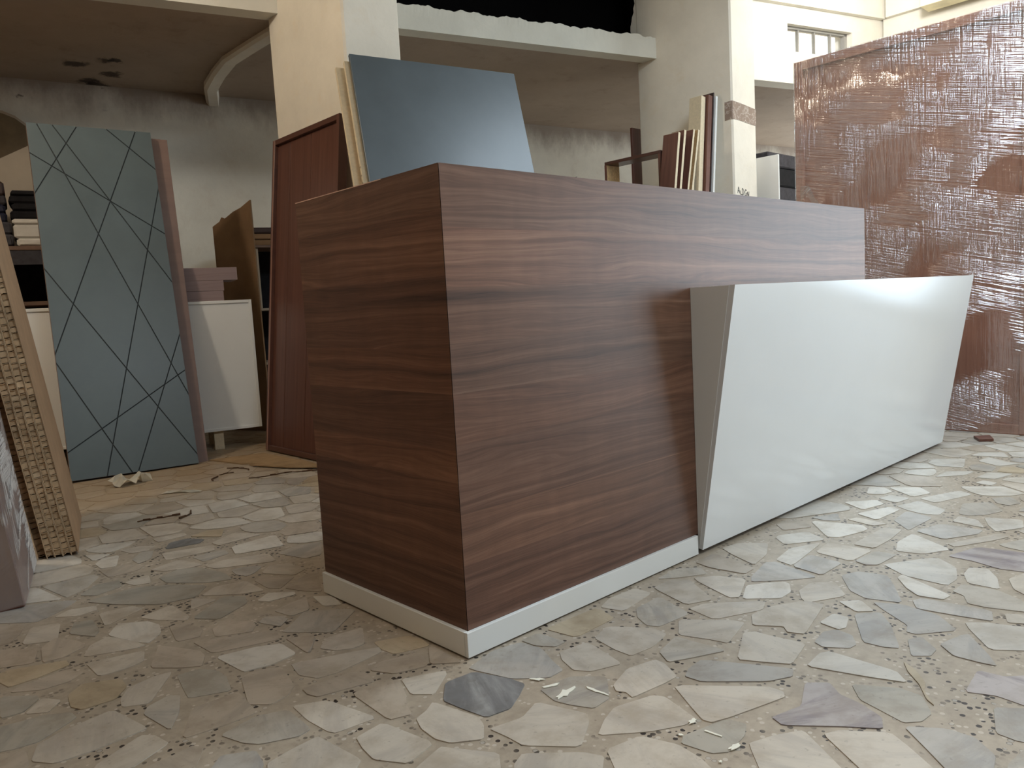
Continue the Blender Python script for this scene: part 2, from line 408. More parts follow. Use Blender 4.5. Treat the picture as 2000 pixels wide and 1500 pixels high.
# mezzanine slab (soffit) and what stands on its edge
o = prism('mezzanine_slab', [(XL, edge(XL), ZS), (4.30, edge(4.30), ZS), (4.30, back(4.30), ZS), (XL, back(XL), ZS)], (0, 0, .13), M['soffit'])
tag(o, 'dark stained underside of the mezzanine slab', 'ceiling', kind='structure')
bm = bmesh.new()                                                # broken plaster lip between the pillars
N = 160; xs = [1.45 + (3.985-1.45)*i/N for i in range(N+1)]
top = [2.755 + random.uniform(-.0035, .0035) + .006*math.sin(i*.31)+.004*math.sin(i*.93) for i in range(N+1)]
rows = []
for i, x in enumerate(xs):
    y = edge(x)
    rows.append([bm.verts.new(q) for q in ((x, y-.006, ZS-.002), (x, y-.006, ZS+.09), (x, y-.004+random.uniform(-.0015, .0015), top[i]), (x, y+.12, top[i]+.01), (x, y+.12, ZS-.002))])
for a, b in zip(rows, rows[1:]):
    for k in range(5): bm.faces.new((a[k], b[k], b[(k+1) % 5], a[(k+1) % 5]))
bm.faces.new(rows[0]); bm.faces.new(rows[-1][::-1])
o = link('trim_1', bm, M['lip']); tag(o, 'white plaster lip with a broken upper edge along the mezzanine', 'trim', kind='structure')
o = prism('wall_loft', [(1.5, edge(1.5)+.5, ZS+.13), (4.2, edge(4.2)+.5, ZS+.13), (4.2, edge(4.2)+.6, ZS+.13), (1.5, edge(1.5)+.6, ZS+.13)], (0, 0, ZC-ZS-.13), M['black'])  # black plane set behind the lip to read as darkness
tag(o, 'black backing painted as loft darkness above the broken plaster lip', 'wall', kind='structure')
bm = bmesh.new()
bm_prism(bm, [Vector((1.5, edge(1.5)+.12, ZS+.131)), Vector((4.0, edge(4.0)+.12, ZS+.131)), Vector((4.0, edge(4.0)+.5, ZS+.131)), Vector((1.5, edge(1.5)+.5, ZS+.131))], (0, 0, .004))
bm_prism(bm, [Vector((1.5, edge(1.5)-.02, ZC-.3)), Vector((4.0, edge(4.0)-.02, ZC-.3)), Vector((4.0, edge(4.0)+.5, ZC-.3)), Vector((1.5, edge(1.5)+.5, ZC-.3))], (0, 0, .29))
bm_box(bm, (4.22, edge(4.2)+.1, ZS+.131), (4.29, back(4.25), ZC-.01))  # side wall added to keep window daylight out of the loft
o = link('ceiling_loft', bm, M['black']); tag(o, 'floor, roof and side wall painted black as loft darkness', 'ceiling', kind='structure')
o = prism('wall_parapet', [(XL, edge(XL)-.012, ZS-.001), (1.30, edge(1.30)-.012, ZS-.001), (1.30, edge(1.30)+.12, ZS-.001), (XL, edge(XL)+.12, ZS-.001)], (0, 0, ZC-ZS), M['white_plaster'])
tag(o, 'cream plaster wall above the mezzanine edge beside the pillar', 'wall', kind='structure')
# plaster rib on the soffit
pts = [(1.335, 3.2), (1.325, 3.6), (1.32, 3.97), (1.37, 4.28), (1.44, 4.6), (1.60, 4.96)]
bm = bmesh.new(); rows = []
fine = []
for i in range(len(pts)-1):
    for k in range(4):
        f = k/4; fine.append((pts[i][0]*(1-f)+pts[i+1][0]*f, pts[i][1]*(1-f)+pts[i+1][1]*f))
fine.append(pts[-1])
for i, (x, y) in enumerate(fine):
    f = i/(len(fine)-1); d = .035 + .05*f*f*f; w = .095
    rows.append([bm.verts.new(q) for q in ((x, y, ZS+.01), (x-.004, y, ZS-d*.7), (x+.02, y, ZS-d), (x+w, y, ZS-d), (x+w+.015, y, ZS+.01))])
for a, b in zip(rows, rows[1:]):
    for k in range(5): bm.faces.new((a[k], b[k], b[(k+1) % 5], a[(k+1) % 5]))
bm.faces.new(rows[0]); bm.faces.new(rows[-1][::-1])
o = link('trim_2', bm, M['pillar']); tag(o, 'curved plaster rib under the mezzanine running from the pillar to the back wall', 'trim', kind='structure')

def pillar(x0, x1, y0, y1, label):
    bm = bmesh.new(); bm_box(bm, (x0, y0, 0), (x1, y1, ZC), .012)
    o = link('pillar', bm, M['pillar']); return tag(o, label, 'pillar', kind='structure')
pillar(1.28, 1.651, 2.359, 3.194, 'cream plaster pillar with the slate grey sheet leaning on it')
tp = pillar(3.98, 4.304, 1.66, 2.476, 'plaster pillar with brown tape around it and writing near its foot')

jag = [(3.982, 2.47, 2.77)]
for i in range(26): jag.append((3.982, 2.505+.02*math.sin(i*.55)+random.uniform(-.008, .008), 2.77+.032*i))
jag.append((3.982, 2.47, 3.60))
o = prism('broken_plaster', jag, (.03, 0, 0), M['pillar'], tp)
# right bay: lower beam, wall above it, window
ZB = 2.585
wx0, wx1, wz0, wz1 = 5.52, 6.28, 2.855, 3.085
bm = bmesh.new()
def seg(x0, x1, z0, z1, d0=0, d1=.16):
    bm_prism(bm, [Vector((x0, rb(x0)+d0, z0)), Vector((x1, rb(x1)+d0, z0)), Vector((x1, rb(x1)+d1, z0)), Vector((x0, rb(x0)+d1, z0))], (0, 0, z1-z0))
seg(4.30, 6.84, ZB, wz0); seg(4.30, 6.84, wz1, ZC); seg(4.30, wx0, wz0, wz1); seg(wx1, 6.84, wz0, wz1)
o = link('wall_upper', bm, M['white_plaster']); tag(o, 'bright white wall with a small barred window above the right bay', 'wall', kind='structure')
bm = bmesh.new(); seg(4.30, 6.64, 3.23, ZC-.01, -.05, 0)
bm_box(bm, (XR-.05, -1.0, 3.23), (XR, 1.62, ZC-.01))
o = link('trim_3', bm, M['white_plaster']); tag(o, 'shallow plaster beam under the ceiling above the small window', 'trim', kind='structure')
bm = bmesh.new(); bm_box(bm, (6.40, -.6, 3.17), (6.6, 1.26, 3.6), .004)
o = link('trim_4', bm, plain('cream_duct', (236, 226, 190), .6)); tag(o, 'cream boxed duct high on the white wall', 'duct', kind='structure')
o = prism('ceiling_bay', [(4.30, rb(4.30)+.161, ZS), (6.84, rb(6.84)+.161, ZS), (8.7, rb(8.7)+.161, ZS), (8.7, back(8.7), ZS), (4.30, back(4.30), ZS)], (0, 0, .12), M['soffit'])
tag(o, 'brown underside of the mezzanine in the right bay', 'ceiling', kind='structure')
win = bmesh.new()
ang = math.atan2(-.3057, 1)
def wseg(bm_, x0, x1, z0, z1, d0, d1):
    bm_prism(bm_, [Vector((x0, rb(x0)+d0, z0)), Vector((x1, rb(x1)+d0, z0)), Vector((x1, rb(x1)+d1, z0)), Vector((x0, rb(x0)+d1, z0))], (0, 0, z1-z0))
wseg(win, wx0, wx1, wz0, wz0+.02, .05, .09); wseg(win, wx0, wx1, wz1-.022, wz1, .05, .09)
wseg(win, wx0, wx0+.03, wz0, wz1, .05, .09); wseg(win, wx1-.03, wx1, wz0, wz1, .05, .09)
w1 = link('window_1', win, M['metal']); tag(w1, 'small steel barred window high in the white wall', 'window', kind='structure')
for k in range(3):
    x = wx0 + (wx1-wx0)*(k+1)/4
    b_ = bmesh.new(); wseg(b_, x-.007, x+.007, wz0+.02, wz1-.022, .055, .08); link('mullion', b_, M['metal'], w1)
for k in range(4):
    x0 = wx0+.01 + (wx1-wx0-.02)*k/4; x1 = wx0+.01+(wx1-wx0-.02)*(k+1)/4
    b_ = bmesh.new(); wseg(b_, x0+.004, x1-.004, wz0+.015, wz1-.015, .064, .068); link('pane', b_, M['glass'], w1)

# ---------------------------------------------------------------- floor stones
STONES = """
t -778,832 -769,821 -706,787 -685,854 -687,889 -757,956
t -691,771 -646,764 -588,794 -597,851 -632,917 -673,873
y -785,729 -775,686 -717,687 -648,704 -647,739 -759,790 -775,784
t -725,611 -672,608 -634,634 -662,686 -763,668 -778,654
c -509,677 -485,676 -504,752 -535,813 -583,789 -614,726
c -618,581 -558,573 -519,583 -501,635 -506,647 -620,681
t -475,476 -435,444 -409,494 -406,533 -435,589 -464,646 -522,532
y -702,471 -688,440 -625,432 -589,475 -586,525 -655,570 -692,534
c -740,484 -707,522 -734,566 -777,515
n -817,534 -777,527 -741,566 -739,588 -798,648
n -854,389 -823,374 -782,367 -704,412 -706,445 -748,478 -836,497
c -780,257 -722,248 -635,251 -617,255 -643,388 -745,373 -787,353 -808,298
c -626,385 -580,355 -492,471 -531,480 -589,467 -618,423
n -510,349 -515,313 -438,274 -418,348 -420,392 -444,435 -493,444
g -605,315 -589,209 -551,267 -523,338 -540,358 -589,342
t -585,158 -506,144 -447,141 -440,156 -434,211 -431,257 -527,263
g -510,53 -490,25 -428,-6 -398,0 -394,103 -450,129 -529,114
c -743,169 -686,129 -607,163 -616,213 -635,235 -723,194
t -615,27 -587,65 -567,98 -580,120 -605,116 -688,109
b -532,-65 -513,-40 -505,10 -557,44 -596,6
t -867,308 -832,269 -812,293 -806,355 -856,379
c -632,893 -596,1021 -660,1051 -703,937
w -383,339 -356,332 -324,322 -255,332 -254,412 -304,444 -395,467
c -306,226 -285,179 -241,168 -118,180 -106,208 -291,293
t -399,316 -440,186 -407,149 -362,160 -335,189 -312,294 -359,325
t -238,312 -205,348 -175,391 -233,438
t -336,131 -327,104 -270,87 -209,68 -199,119 -216,144 -275,153 -332,160
t -161,65 -90,38 -69,81 -61,112 -152,139 -188,120
y -110,192 -104,148 -22,119 -13,162 -20,205 -99,243
t -81,41 -26,-10 -20,111 -33,110
c -190,-38 -158,-75 -85,-24 -77,-10 -165,34
t -278,-88 -235,-105 -223,-71 -197,-30 -167,37 -228,64 -272,57
c -387,36 -381,-33 -373,-49 -288,-63 -319,75 -381,111
c -367,-133 -373,-180 -338,-237 -268,-219 -292,-87 -356,-94
c -255,-162 -259,-211 -248,-242 -199,-279 -167,-242 -155,-214 -179,-98 -209,-116 -240,-125
d -157,-161 -146,-225 -92,-236 -42,-210 -5,-187 -9,-148 -40,-62 -112,-54 -162,-110
b -33,-62 -7,-150 48,-206 93,-205 106,-165 138,-94 127,-33 56,-17 -36,-40
c -523,-75 -420,-189 -388,-163 -399,-65 -403,-34 -463,-38 -509,-46
c -352,-276 -248,-381 -210,-333 -255,-259 -268,-238 -339,-258
c -165,-304 -165,-348 -99,-428 -29,-386 -7,-363 -41,-257 -100,-278 -169,-260
g -14,-281 -5,-314 16,-359 65,-357 132,-295 82,-237 0,-225
c 126,-170 107,-222 128,-255 198,-283 226,-178 227,-153 151,-139
c 241,-226 240,-274 307,-284 383,-268 391,-221 326,-132 257,-151
c 96,-349 105,-367 97,-390 189,-404 227,-406 257,-352 259,-326 186,-306 111,-329
c 22,-490 81,-524 113,-528 142,-437 132,-414 45,-386 -3,-401 -51,-426
c -118,-526 -8,-648 12,-605 21,-552 -1,-484 -75,-467
c -235,-396 -135,-507 -93,-477 -108,-442 -183,-364 -213,-376
c 142,-497 117,-539 121,-556 157,-571 249,-599 292,-611 309,-599 308,-567 190,-422
n 27,-553 36,-610 60,-630 123,-623 158,-605 150,-570 51,-542
b 240,-456 327,-556 378,-583 410,-569 323,-402 270,-404 237,-418
c 88,-656 45,-697 131,-803 173,-741 201,-699 203,-689 155,-660 106,-641
c 150,-824 227,-910 273,-847 297,-808 247,-739 216,-723
b 282,-874 238,-922 282,-971 338,-960 374,-919 373,-875 332,-817
p 196,-656 259,-734 301,-793 337,-777 361,-727 369,-685 400,-650 369,-614 281,-650 240,-638 208,-629
n 375,-721 363,-758 345,-812 370,-834 409,-838 464,-801 467,-760 423,-684
w 471,-692 498,-763 532,-729 533,-589 511,-577 438,-583
y 546,-746 506,-782 455,-813 440,-832 482,-800 520,-789 566,-751 584,-724
p 552,-903 544,-959 679,-927 644,-894 640,-847 531,-856
b 413,-940 409,-972 415,-989 539,-960 503,-912
g 295,-986 318,-1012 406,-991 328,-981
w 1152,-162 1268,-240 1317,-156 1225,-102 1196,-109
w 989,-271 1237,-242 1127,-192 1006,-210
b 805,-246 868,-310 945,-368 991,-218 968,-198 840,-226
b 965,-369 1093,-370 1106,-264 984,-273
c 1124,-382 1255,-391 1248,-257 1139,-268
g 1116,-426 1137,-453 1255,-460 1248,-401 1130,-390
c 1274,-387 1389,-391 1509,-381 1496,-327 1273,-322
w 1438,-107 1301,-228 1318,-262 1418,-293 1454,-294 1486,-264
w 1304,-514 1392,-562 1486,-421 1375,-416 1288,-445
c 1422,-562 1550,-629 1618,-655 1633,-620 1441,-536
w 1096,-537 1087,-648 1150,-653 1241,-622 1291,-563 1280,-539 1150,-462
w 1006,-576 970,-617 982,-673 1020,-678 1099,-532 1067,-531
b 902,-474 875,-525 901,-605 1014,-541 1070,-503 1052,-431 996,-409
w 771,-250 681,-291 745,-364 801,-363 850,-334 859,-315 824,-285
c 777,-403 757,-427 862,-482 940,-417 892,-372 822,-374
c 552,-394 590,-452 567,-474 583,-509 773,-466 765,-416 672,-368 604,-361
c 402,-515 427,-557 538,-534 524,-449 523,-417 501,-399 373,-459
w 778,-543 808,-574 855,-521 814,-483
w 653,-555 674,-564 734,-544 733,-507 663,-505
b 545,-569 576,-615 603,-618 642,-592 651,-553 621,-534 557,-543
b 624,-623 627,-666 643,-695 751,-635 810,-588 763,-544
b 829,-587 774,-663 737,-674 737,-696 814,-756 877,-695 891,-612 862,-549
b 885,-644 900,-735 915,-800 977,-781 959,-630 929,-619
g 1038,-702 992,-724 992,-763 1020,-847 1088,-817 1126,-755 1119,-674 1053,-671
w 1137,-681 1137,-755 1221,-727 1280,-689 1261,-648 1200,-653
w 837,-773 754,-837 798,-899 925,-869 897,-790 869,-755
b 676,-791 677,-839 682,-870 721,-846 808,-781 789,-769 715,-751
b 621,-726 646,-756 685,-755 731,-709 698,-691
p 1322,-640 1296,-710 1311,-778 1481,-738 1460,-613 1326,-572
g 1504,-671 1494,-735 1636,-701 1519,-651
c 1157,-781 1124,-822 1321,-776 1228,-751
c 927,-826 948,-863 1004,-850 978,-807
w 1750,-306 1730,-363 1747,-414 1823,-410 1894,-297 1781,-260
w 1899,-352 2089,-416 2124,-363 1930,-285
w 1824,-244 1913,-260 1922,-188 1851,-169
w 1668,-189 1784,-218 1822,-176 1730,-93
w 1570,-276 1738,-289 1762,-249 1608,-192
w 1937,-260 2028,-292 2097,-231 2033,-136
w 1916,-162 1972,-174 2018,-132 2005,-74 1893,-110
b 1556,-360 1513,-399 1703,-409 1734,-312 1601,-319
b 1479,-513 1592,-575 1643,-575 1642,-453 1518,-417
w 1678,-528 1674,-570 1752,-529 1765,-468 1692,-471
w 1710,-571 1650,-609 1741,-663 1830,-638 1795,-536
g 1789,-488 1829,-531 1911,-562 2010,-497 1940,-427 1797,-458
w 2510,-160 2537,-252 2726,-201 2645,-95 2553,-105
w 2632,-356 2730,-416 2732,-368 2801,-271 2697,-260
w 2393,-300 2483,-307 2429,-222 2297,-216
w 2385,-412 2513,-442 2487,-357 2367,-345
w 2265,-427 2321,-434 2337,-380 2279,-370
g 2004,-518 1998,-555 2048,-581 2122,-531 2068,-485
c 1498,-293 1545,-320 1564,-214 1523,-197
t 1285,-88 1371,-144 1407,-103 1337,-33
c 594,-88 559,-202 631,-236 711,-111 685,-69 606,-66
c 716,-133 668,-261 688,-279 814,-225 786,-149 734,-108
c 426,-104 568,-86 570,-28 469,-21 408,-42
g 416,-156 393,-201 406,-229 517,-242 562,-115 459,-118
y 233,-116 377,-114 397,-55 391,-35 220,-26
g 138,-73 164,-114 199,-114 190,-30 136,-28
c 524,-306 650,-366 706,-343 594,-232 542,-221
c 397,-291 421,-358 431,-402 554,-372 548,-341 476,-247 460,-247
g 267,-354 310,-378 396,-420 387,-339 384,-292 295,-310
t 832,-95 847,-202 900,-200 949,-38 845,-39
c 971,-87 928,-184 1032,-167 1134,-116 1080,-44 1005,-30
g 708,-74 782,-119 819,-78 765,-26 663,-33
w -373,1563 -306,1598 -375,1666
w -380,1446 -337,1432 -292,1558 -343,1568 -380,1519
n -467,1176 -389,1197 -376,1269 -443,1281 -501,1219
n -450,1046 -365,941 -270,915 -209,986 -292,1092 -369,1154 -503,1142
c -359,1175 -316,1157 -294,1248 -373,1228
n -284,1116 -202,1012 -133,978 -126,1062 -157,1180 -207,1224 -283,1187
c -250,1239 -174,1201 -136,1203 -171,1322 -276,1293
c -129,1124 37,1031 58,1131 -71,1192 -141,1179
w -22,1215 134,1170 177,1326 6,1316
c 9,852 62,878 52,980 -4,1002 -51,956
t -98,813 -76,777 8,844 -62,924 -96,913
t -44,712 -8,651 79,837 29,826 -66,772
c -179,833 -113,799 -114,927 -198,955 -256,913
w -145,706 -69,695 -61,718 -118,772 -165,738
c -236,842 -283,915 -319,825
n -294,692 -193,743 -171,800 -218,850 -341,756
c -410,827 -354,758 -339,780 -341,911 -435,884
c -519,893 -405,946 -421,995 -504,1010
c -551,1040 -498,1045 -491,1082 -553,1113 -598,1083
w -495,712 -476,683 -432,724 -416,781 -428,834 -490,884 -533,822
t -425,634 -374,618 -348,660 -362,735 -403,752
t -347,587 -270,541 -245,573 -238,603 -289,672 -332,641
t -391,494 -243,439 -224,499 -399,602
g -206,514 -169,545 -170,573 -204,608 -233,584
c -156,556 -100,556 -59,652 -123,642 -169,627
g -135,371 -12,459 -113,560 -185,501 -222,477
w -62,549 -23,518 -5,597 -46,642
g -234,307 -177,382 -229,421
n -558,840 -537,876 -530,972 -569,993 -600,915
c -203,1352 -47,1327 -28,1397 -186,1452
g -125,1230 -30,1248 -23,1307 -131,1314
c -258,1547 -208,1528 -165,1567 -211,1616 -272,1613
d -48,1462 -17,1495 -57,1562 -122,1560 -160,1488
c -144,1602 -40,1607 -33,1652 -145,1668
y 37,1475 87,1572 32,1606 -41,1580
c -16,1369 37,1373 150,1376 90,1485 -21,1425
g 110,977 166,968 240,1101 163,1132 75,1109
t -390,1324 -301,1325 -266,1361 -312,1421 -390,1439
g -279,1398 -230,1421 -193,1508 -228,1531 -279,1463
"""
def soften(p, f=.09):
    out = []
    n = len(p)
    for i in range(n):
        a, b, c = Vector(p[i-1]), Vector(p[i]), Vector(p[(i+1) % n])
        out += [tuple(b.lerp(a, f)), tuple(b.lerp(c, f))]
    return out
def area(p): return .5*sum(p[i][0]*p[(i+1) % len(p)][1]-p[(i+1) % len(p)][0]*p[i][1] for i in range(len(p)))
def in_poly(x, y, p):
    c = False; j = len(p)-1
    for i in range(len(p)):
        if (p[i][1] > y) != (p[j][1] > y) and x < (p[j][0]-p[i][0])*(y-p[i][1])/(p[j][1]-p[i][1])+p[i][0]: c = not c
        j = i
    return c
def clip(poly, px, py, nx, ny):
    out = []; n = len(poly)
    for i in range(n):
        a, b = poly[i], poly[(i+1) % n]
        da = (a[0]-px)*nx+(a[1]-py)*ny; db = (b[0]-px)*nx+(b[1]-py)*ny
        if da <= 0: out.append(a)
        if da*db < 0:
            f = da/(da-db); out.append((a[0]+(b[0]-a[0])*f, a[1]+(b[1]-a[1])*f))
    return out
traced = []
for l in STONES.strip().split('\n'):
    q = l.split(); traced.append((q[0], [tuple(int(v)/1000 for v in s.split(',')) for s in q[1:]]))
block = []
for _, p in traced:
    for i in range(len(p)):
        a, b = Vector(p[i]), Vector(p[(i+1) % len(p)]); n = max(1, int((b-a).length/.025))
        for k in range(n): block.append(tuple(a.lerp(b, k/n)))
boxes_t = [(min(q[0] for q in p), max(q[0] for q in p), min(q[1] for q in p), max(q[1] for q in p), p) for _, p in traced]
rs = random.Random(5)
grid = {}
def cell(x, y): return (int(math.floor(x/.2)), int(math.floor(y/.2)))
for q in block: grid.setdefault(cell(*q), []).append((q[0], q[1], 1))
seeds = []
sp = .15
for i in range(int(7.2/sp)):
    for j in range(int(6.2/sp)):
        x = -1.6 + (i + (.5 if j % 2 else 0) + rs.uniform(-.36, .36))*sp; y = -1.5 + (j + rs.uniform(-.36, .36))*sp
        d = Vector((x, y, 0)) - CAM; zc = d.dot(fwd)
        if zc < .3: continue
        u, v = d.dot(rgt)/zc, d.dot(upv)/zc
        if abs(u) > .74 or v < -.60: continue
        if -.03 < x < 3.0 and -.02 < y < .62 or x > 5 or y > 4.3 or y > back(x)-.1: continue
        bad = False
        cx, cy = cell(x, y)
        for a in (-1, 0, 1):
            for b in (-1, 0, 1):
                for q in grid.get((cx+a, cy+b), ()):
                    if q[2] == 1 and (q[0]-x)**2+(q[1]-y)**2 < .034**2: bad = True; break
        if bad or any(b[0] < x < b[1] and b[2] < y < b[3] and in_poly(x, y, b[4]) for b in boxes_t): continue
        seeds.append((x, y))
for q in seeds: grid.setdefault(cell(*q), []).append((q[0], q[1], 0))
filled = []
for (x, y) in seeds:
    poly = [(x-.16, y-.16), (x+.16, y-.16), (x+.16, y+.16), (x-.16, y+.16)]
    cx, cy = cell(x, y); near = []
    for a in (-2, -1, 0, 1, 2):
        for b in (-2, -1, 0, 1, 2):
            for q in grid.get((cx+a, cy+b), ()):
                dd = (q[0]-x)**2+(q[1]-y)**2
                if 1e-9 < dd < .16: near.append((dd, q))
    near.sort(); gap = rs.uniform(.004, .011)
    for dd, q in near[:60]:
        L = math.sqrt(dd); nx, ny = (q[0]-x)/L, (q[1]-y)/L
        dist = L/2-gap if q[2] == 0 else L-.012-gap
        poly = clip(poly, x+nx*dist, y+ny*dist, nx, ny)
        if len(poly) < 3: break
    if len(poly) >= 3 and area(poly) > .0022:
        filled.append((rs.choices('wctgbny', (26, 34, 12, 14, 9, 3, 4))[0], poly))
filled.sort(key=lambda s: (s[1][0][0]-CAM.x)**2+(s[1][0][1]-CAM.y)**2)
def stone_bm(bm, poly, z):
    v1 = [bm.verts.new((a, b, z)) for a, b in poly]; v0 = [bm.verts.new((a, b, -.006)) for a, b in poly]
    f = [bm.faces.new(v1)]
    n = len(poly)
    for i in range(n): f.append(bm.faces.new((v0[i], v0[(i+1) % n], v1[(i+1) % n], v1[i])))
    return f
single = traced + filled[:300-len(traced)]
for c, p in single:
    bm = bmesh.new(); stone_bm(bm, soften(p), -rs.uniform(.0002, .0012)); link('paving_stone', bm, STONE[c], floor)
bm = bmesh.new(); keys = list(STONE)
for c, p in filled[300-len(traced):]:
    for f in stone_bm(bm, soften(p), -rs.uniform(.0002, .0012)): f.material_index = keys.index(c)
o = link('paving_stones', bm, [STONE[k] for k in keys], floor); tag(o, kind='stuff')
print('stones', len(single), len(filled), len(seeds))
def scuff(pts, z=.0004):
    bm = bmesh.new()
    bm_prism(bm, [Vector((a, b, -.0002)) for a, b in pts], (0, 0, z)); return bm
M['seam_pale'] = plain('pale_edge_band', (214, 178, 158), .6)
# ---------------------------------------------------------------- reception counter
L, D, H, PH = 2.163, .638, 1.10, .0605
ct = thing('reception_counter', 'walnut reception counter with white plinth and slanted white front panel', 'counter')
ft = .018
prism('front_panel', [(.0009, 0, PH), (L, 0, PH), (L, ft, PH), (ft+.0009, ft, PH)], (0, 0, H-PH), M['walnut_x'], ct)
prism('end_panel', [(0, .0009, PH), (0, D, PH), (ft, D, PH), (ft, ft+.0009, PH)], (0, 0, H-PH), M['walnut_y'], ct)
o = box('edge_band', (-.0006, .22, H-.0022), (0, D, H), M['seam_pale'], ct, 0); o['label'] = 'pale unpainted top edge line'
box('end_panel', (L-ft, ft+.0008, PH), (L, D, H), M['walnut_y'], ct, .0008)
box('top_panel', (ft+.001, ft+.001, H-.03), (L-ft-.001, D-.002, H-.008), M['walnut_x'], ct, .001)
box('back_rail', (ft+.001, D-.02, H-.14), (L-ft-.001, D-.002, H-.031), M['walnut_x'], ct, .001)
box('inner_shelf', (ft+.001, ft+.01, .70), (L-ft-.001, D-.03, .72), M['walnut_x'], ct, .001)
po = .0108
plf = box('plinth', (-po, -po, .002), (.9065, 0, PH), M['white_lam'], ct, .001); plf['label'] = 'white front plinth strip'
ple = box('plinth', (-po, .0006, .002), (0, D, PH), M['white_lam'], ct, .001); ple['label'] = 'white end plinth strip'
box('base_frame', (.02, .02, .002), (L-.02, D-.02, PH-.001), M['dk_brown'], ct, 0)
# slanted white front: leans outwards towards the top
xa, xb, zt, yo = .921, 3.01, .813, -.150
s = prism('slanted_panel', [(xa+.001, -.0155, .012), (xa+.001, yo, zt), (xa+.001, yo+.018, zt), (xa+.001, .0, .012+.018*.16)], (xb-xa-.002, 0, 0), M['white_gloss'], ct)
s['label'] = 'glossy white slanted front panel'
for x0 in (xa, xb-.018):
    c_ = prism('cheek', [(x0, -.0008, .014), (x0, -.0008, zt-.001), (x0, yo+.0185, zt-.001), (x0, -.004, .014)], (.018, 0, 0), M['white_lam'], ct)
    c_['label'] = 'tapering cheek of the slanted front'
prism('lid', [(xa+.019, -.001, zt-.019), (xb-.019, -.001, zt-.019), (xb-.019, yo+.024, zt-.019), (xa+.019, yo+.024, zt-.019)], (0, 0, .018), M['white_lam'], ct)
# low desk return that carries the far part of the white panel
box('desk_return', (L+.001, 0, .002), (xb-.03, .018, .72), M['walnut_x'], ct, .001)
box('desk_end', (xb-.03, .0, .002), (xb-.012, .55, .72), M['walnut_y'], ct, .001)
box('desk_top', (L+.001, .019, .70), (xb-.031, .55, .72), M['walnut_x'], ct, .001)

# ---------------------------------------------------------------- grooved door
LINES = [(0.049,1.998,0.623,0.420), (0.125,1.993,0.627,1.073), (0.246,1.996,0.002,1.585), (0.392,1.998,0.630,1.762), (-0.005,1.821,0.626,1.364), (0.544,1.981,0.003,0.686), (0.627,1.627,0.168,0.001), (-0.004,1.160,0.604,0.098), (0.001,0.628,0.287,0.006), (0.001,0.150,0.625,0.537), (0.624,0.737,0.323,0.009)]
gw, gh, gt = .631, 1.996, .046
gd = thing('grooved_door', 'grey-green door with crossing diagonal grooves leaning on the low white cabinet', 'door', (-.065, 3.14, 0), -8.012, 14.842, -.517, gt)
pcs = [[(0, 0), (gw, 0), (gw, gh), (0, gh)]]
hw = .003
for (x0, y0, x1, y1) in LINES:
    dx, dy = x1-x0, y1-y0; l_ = math.hypot(dx, dy); nx, ny = -dy/l_, dx/l_
    new = []
    for p in pcs:
        a = clip(p, x0-nx*hw, y0-ny*hw, nx, ny); b = clip(p, x0+nx*hw, y0+ny*hw, -nx, -ny)
        new += [q for q in (a, b) if len(q) > 2 and abs(area(q)) > 1e-5]
    pcs = new
bm = bmesh.new()
for p in pcs: bm_prism(bm, [Vector((a, 0, b)) for a, b in p], (0, .004, 0))
link('grooved_face', bm, M['groove_face'], gd)
box('core', (.0006, .0041, .0006), (gw-.0006, .012, gh-.0006), M['groove'], gd, 0)
box('edge_band', (0, .0121, 0), (gw, gt, gh), M['pink_edge'], gd, .001)
board('walnut_board', 'pinkish walnut board leaning behind the grooved door and jutting out beside it', 'board', (.075, 3.176, 0), -8.012, 14.842, .562, .028, 1.985, M['pink_edge'], -1.55)

# ---------------------------------------------------------------- framed mahogany door leaning on the pillar
fw, fh, ftk = .775, 1.862, .055
fd = thing('framed_door', 'tall red-brown wooden door with raised rim leaning on the cream pillar', 'door', (.985, 3.104, 0), -90.1, 6.667, 0, ftk)
sw = .03
box('stile', (0, 0, 0), (sw, ftk, fh), M['mahogany'], fd); box('stile', (fw-sw, 0, 0), (fw, ftk, fh), M['mahogany'], fd)
box('rail', (sw+.0005, 0, 0), (fw-sw-.0005, ftk, sw), M['mahogany_x'], fd); box('rail', (sw+.0005, 0, fh-sw), (fw-sw-.0005, ftk, fh), M['mahogany_x'], fd)
for x0, x1 in ((sw, .19), (.19, .44), (.44, fw-sw)):
    box('plank', (x0+.0022, .020, sw+.0005), (x1-.0022, .0232, fh-sw-.0005), M['mahogany'], fd, .0006)
box('backing', (sw+.001, .0235, sw+.001), (fw-sw-.001, .036, fh-sw-.001), M['seam'], fd, 0)
o = box('bead', (.018, -.0012, .004), (.022, .0, fh-.004), M['seam'], fd, 0); o['label'] = 'pale edge line'

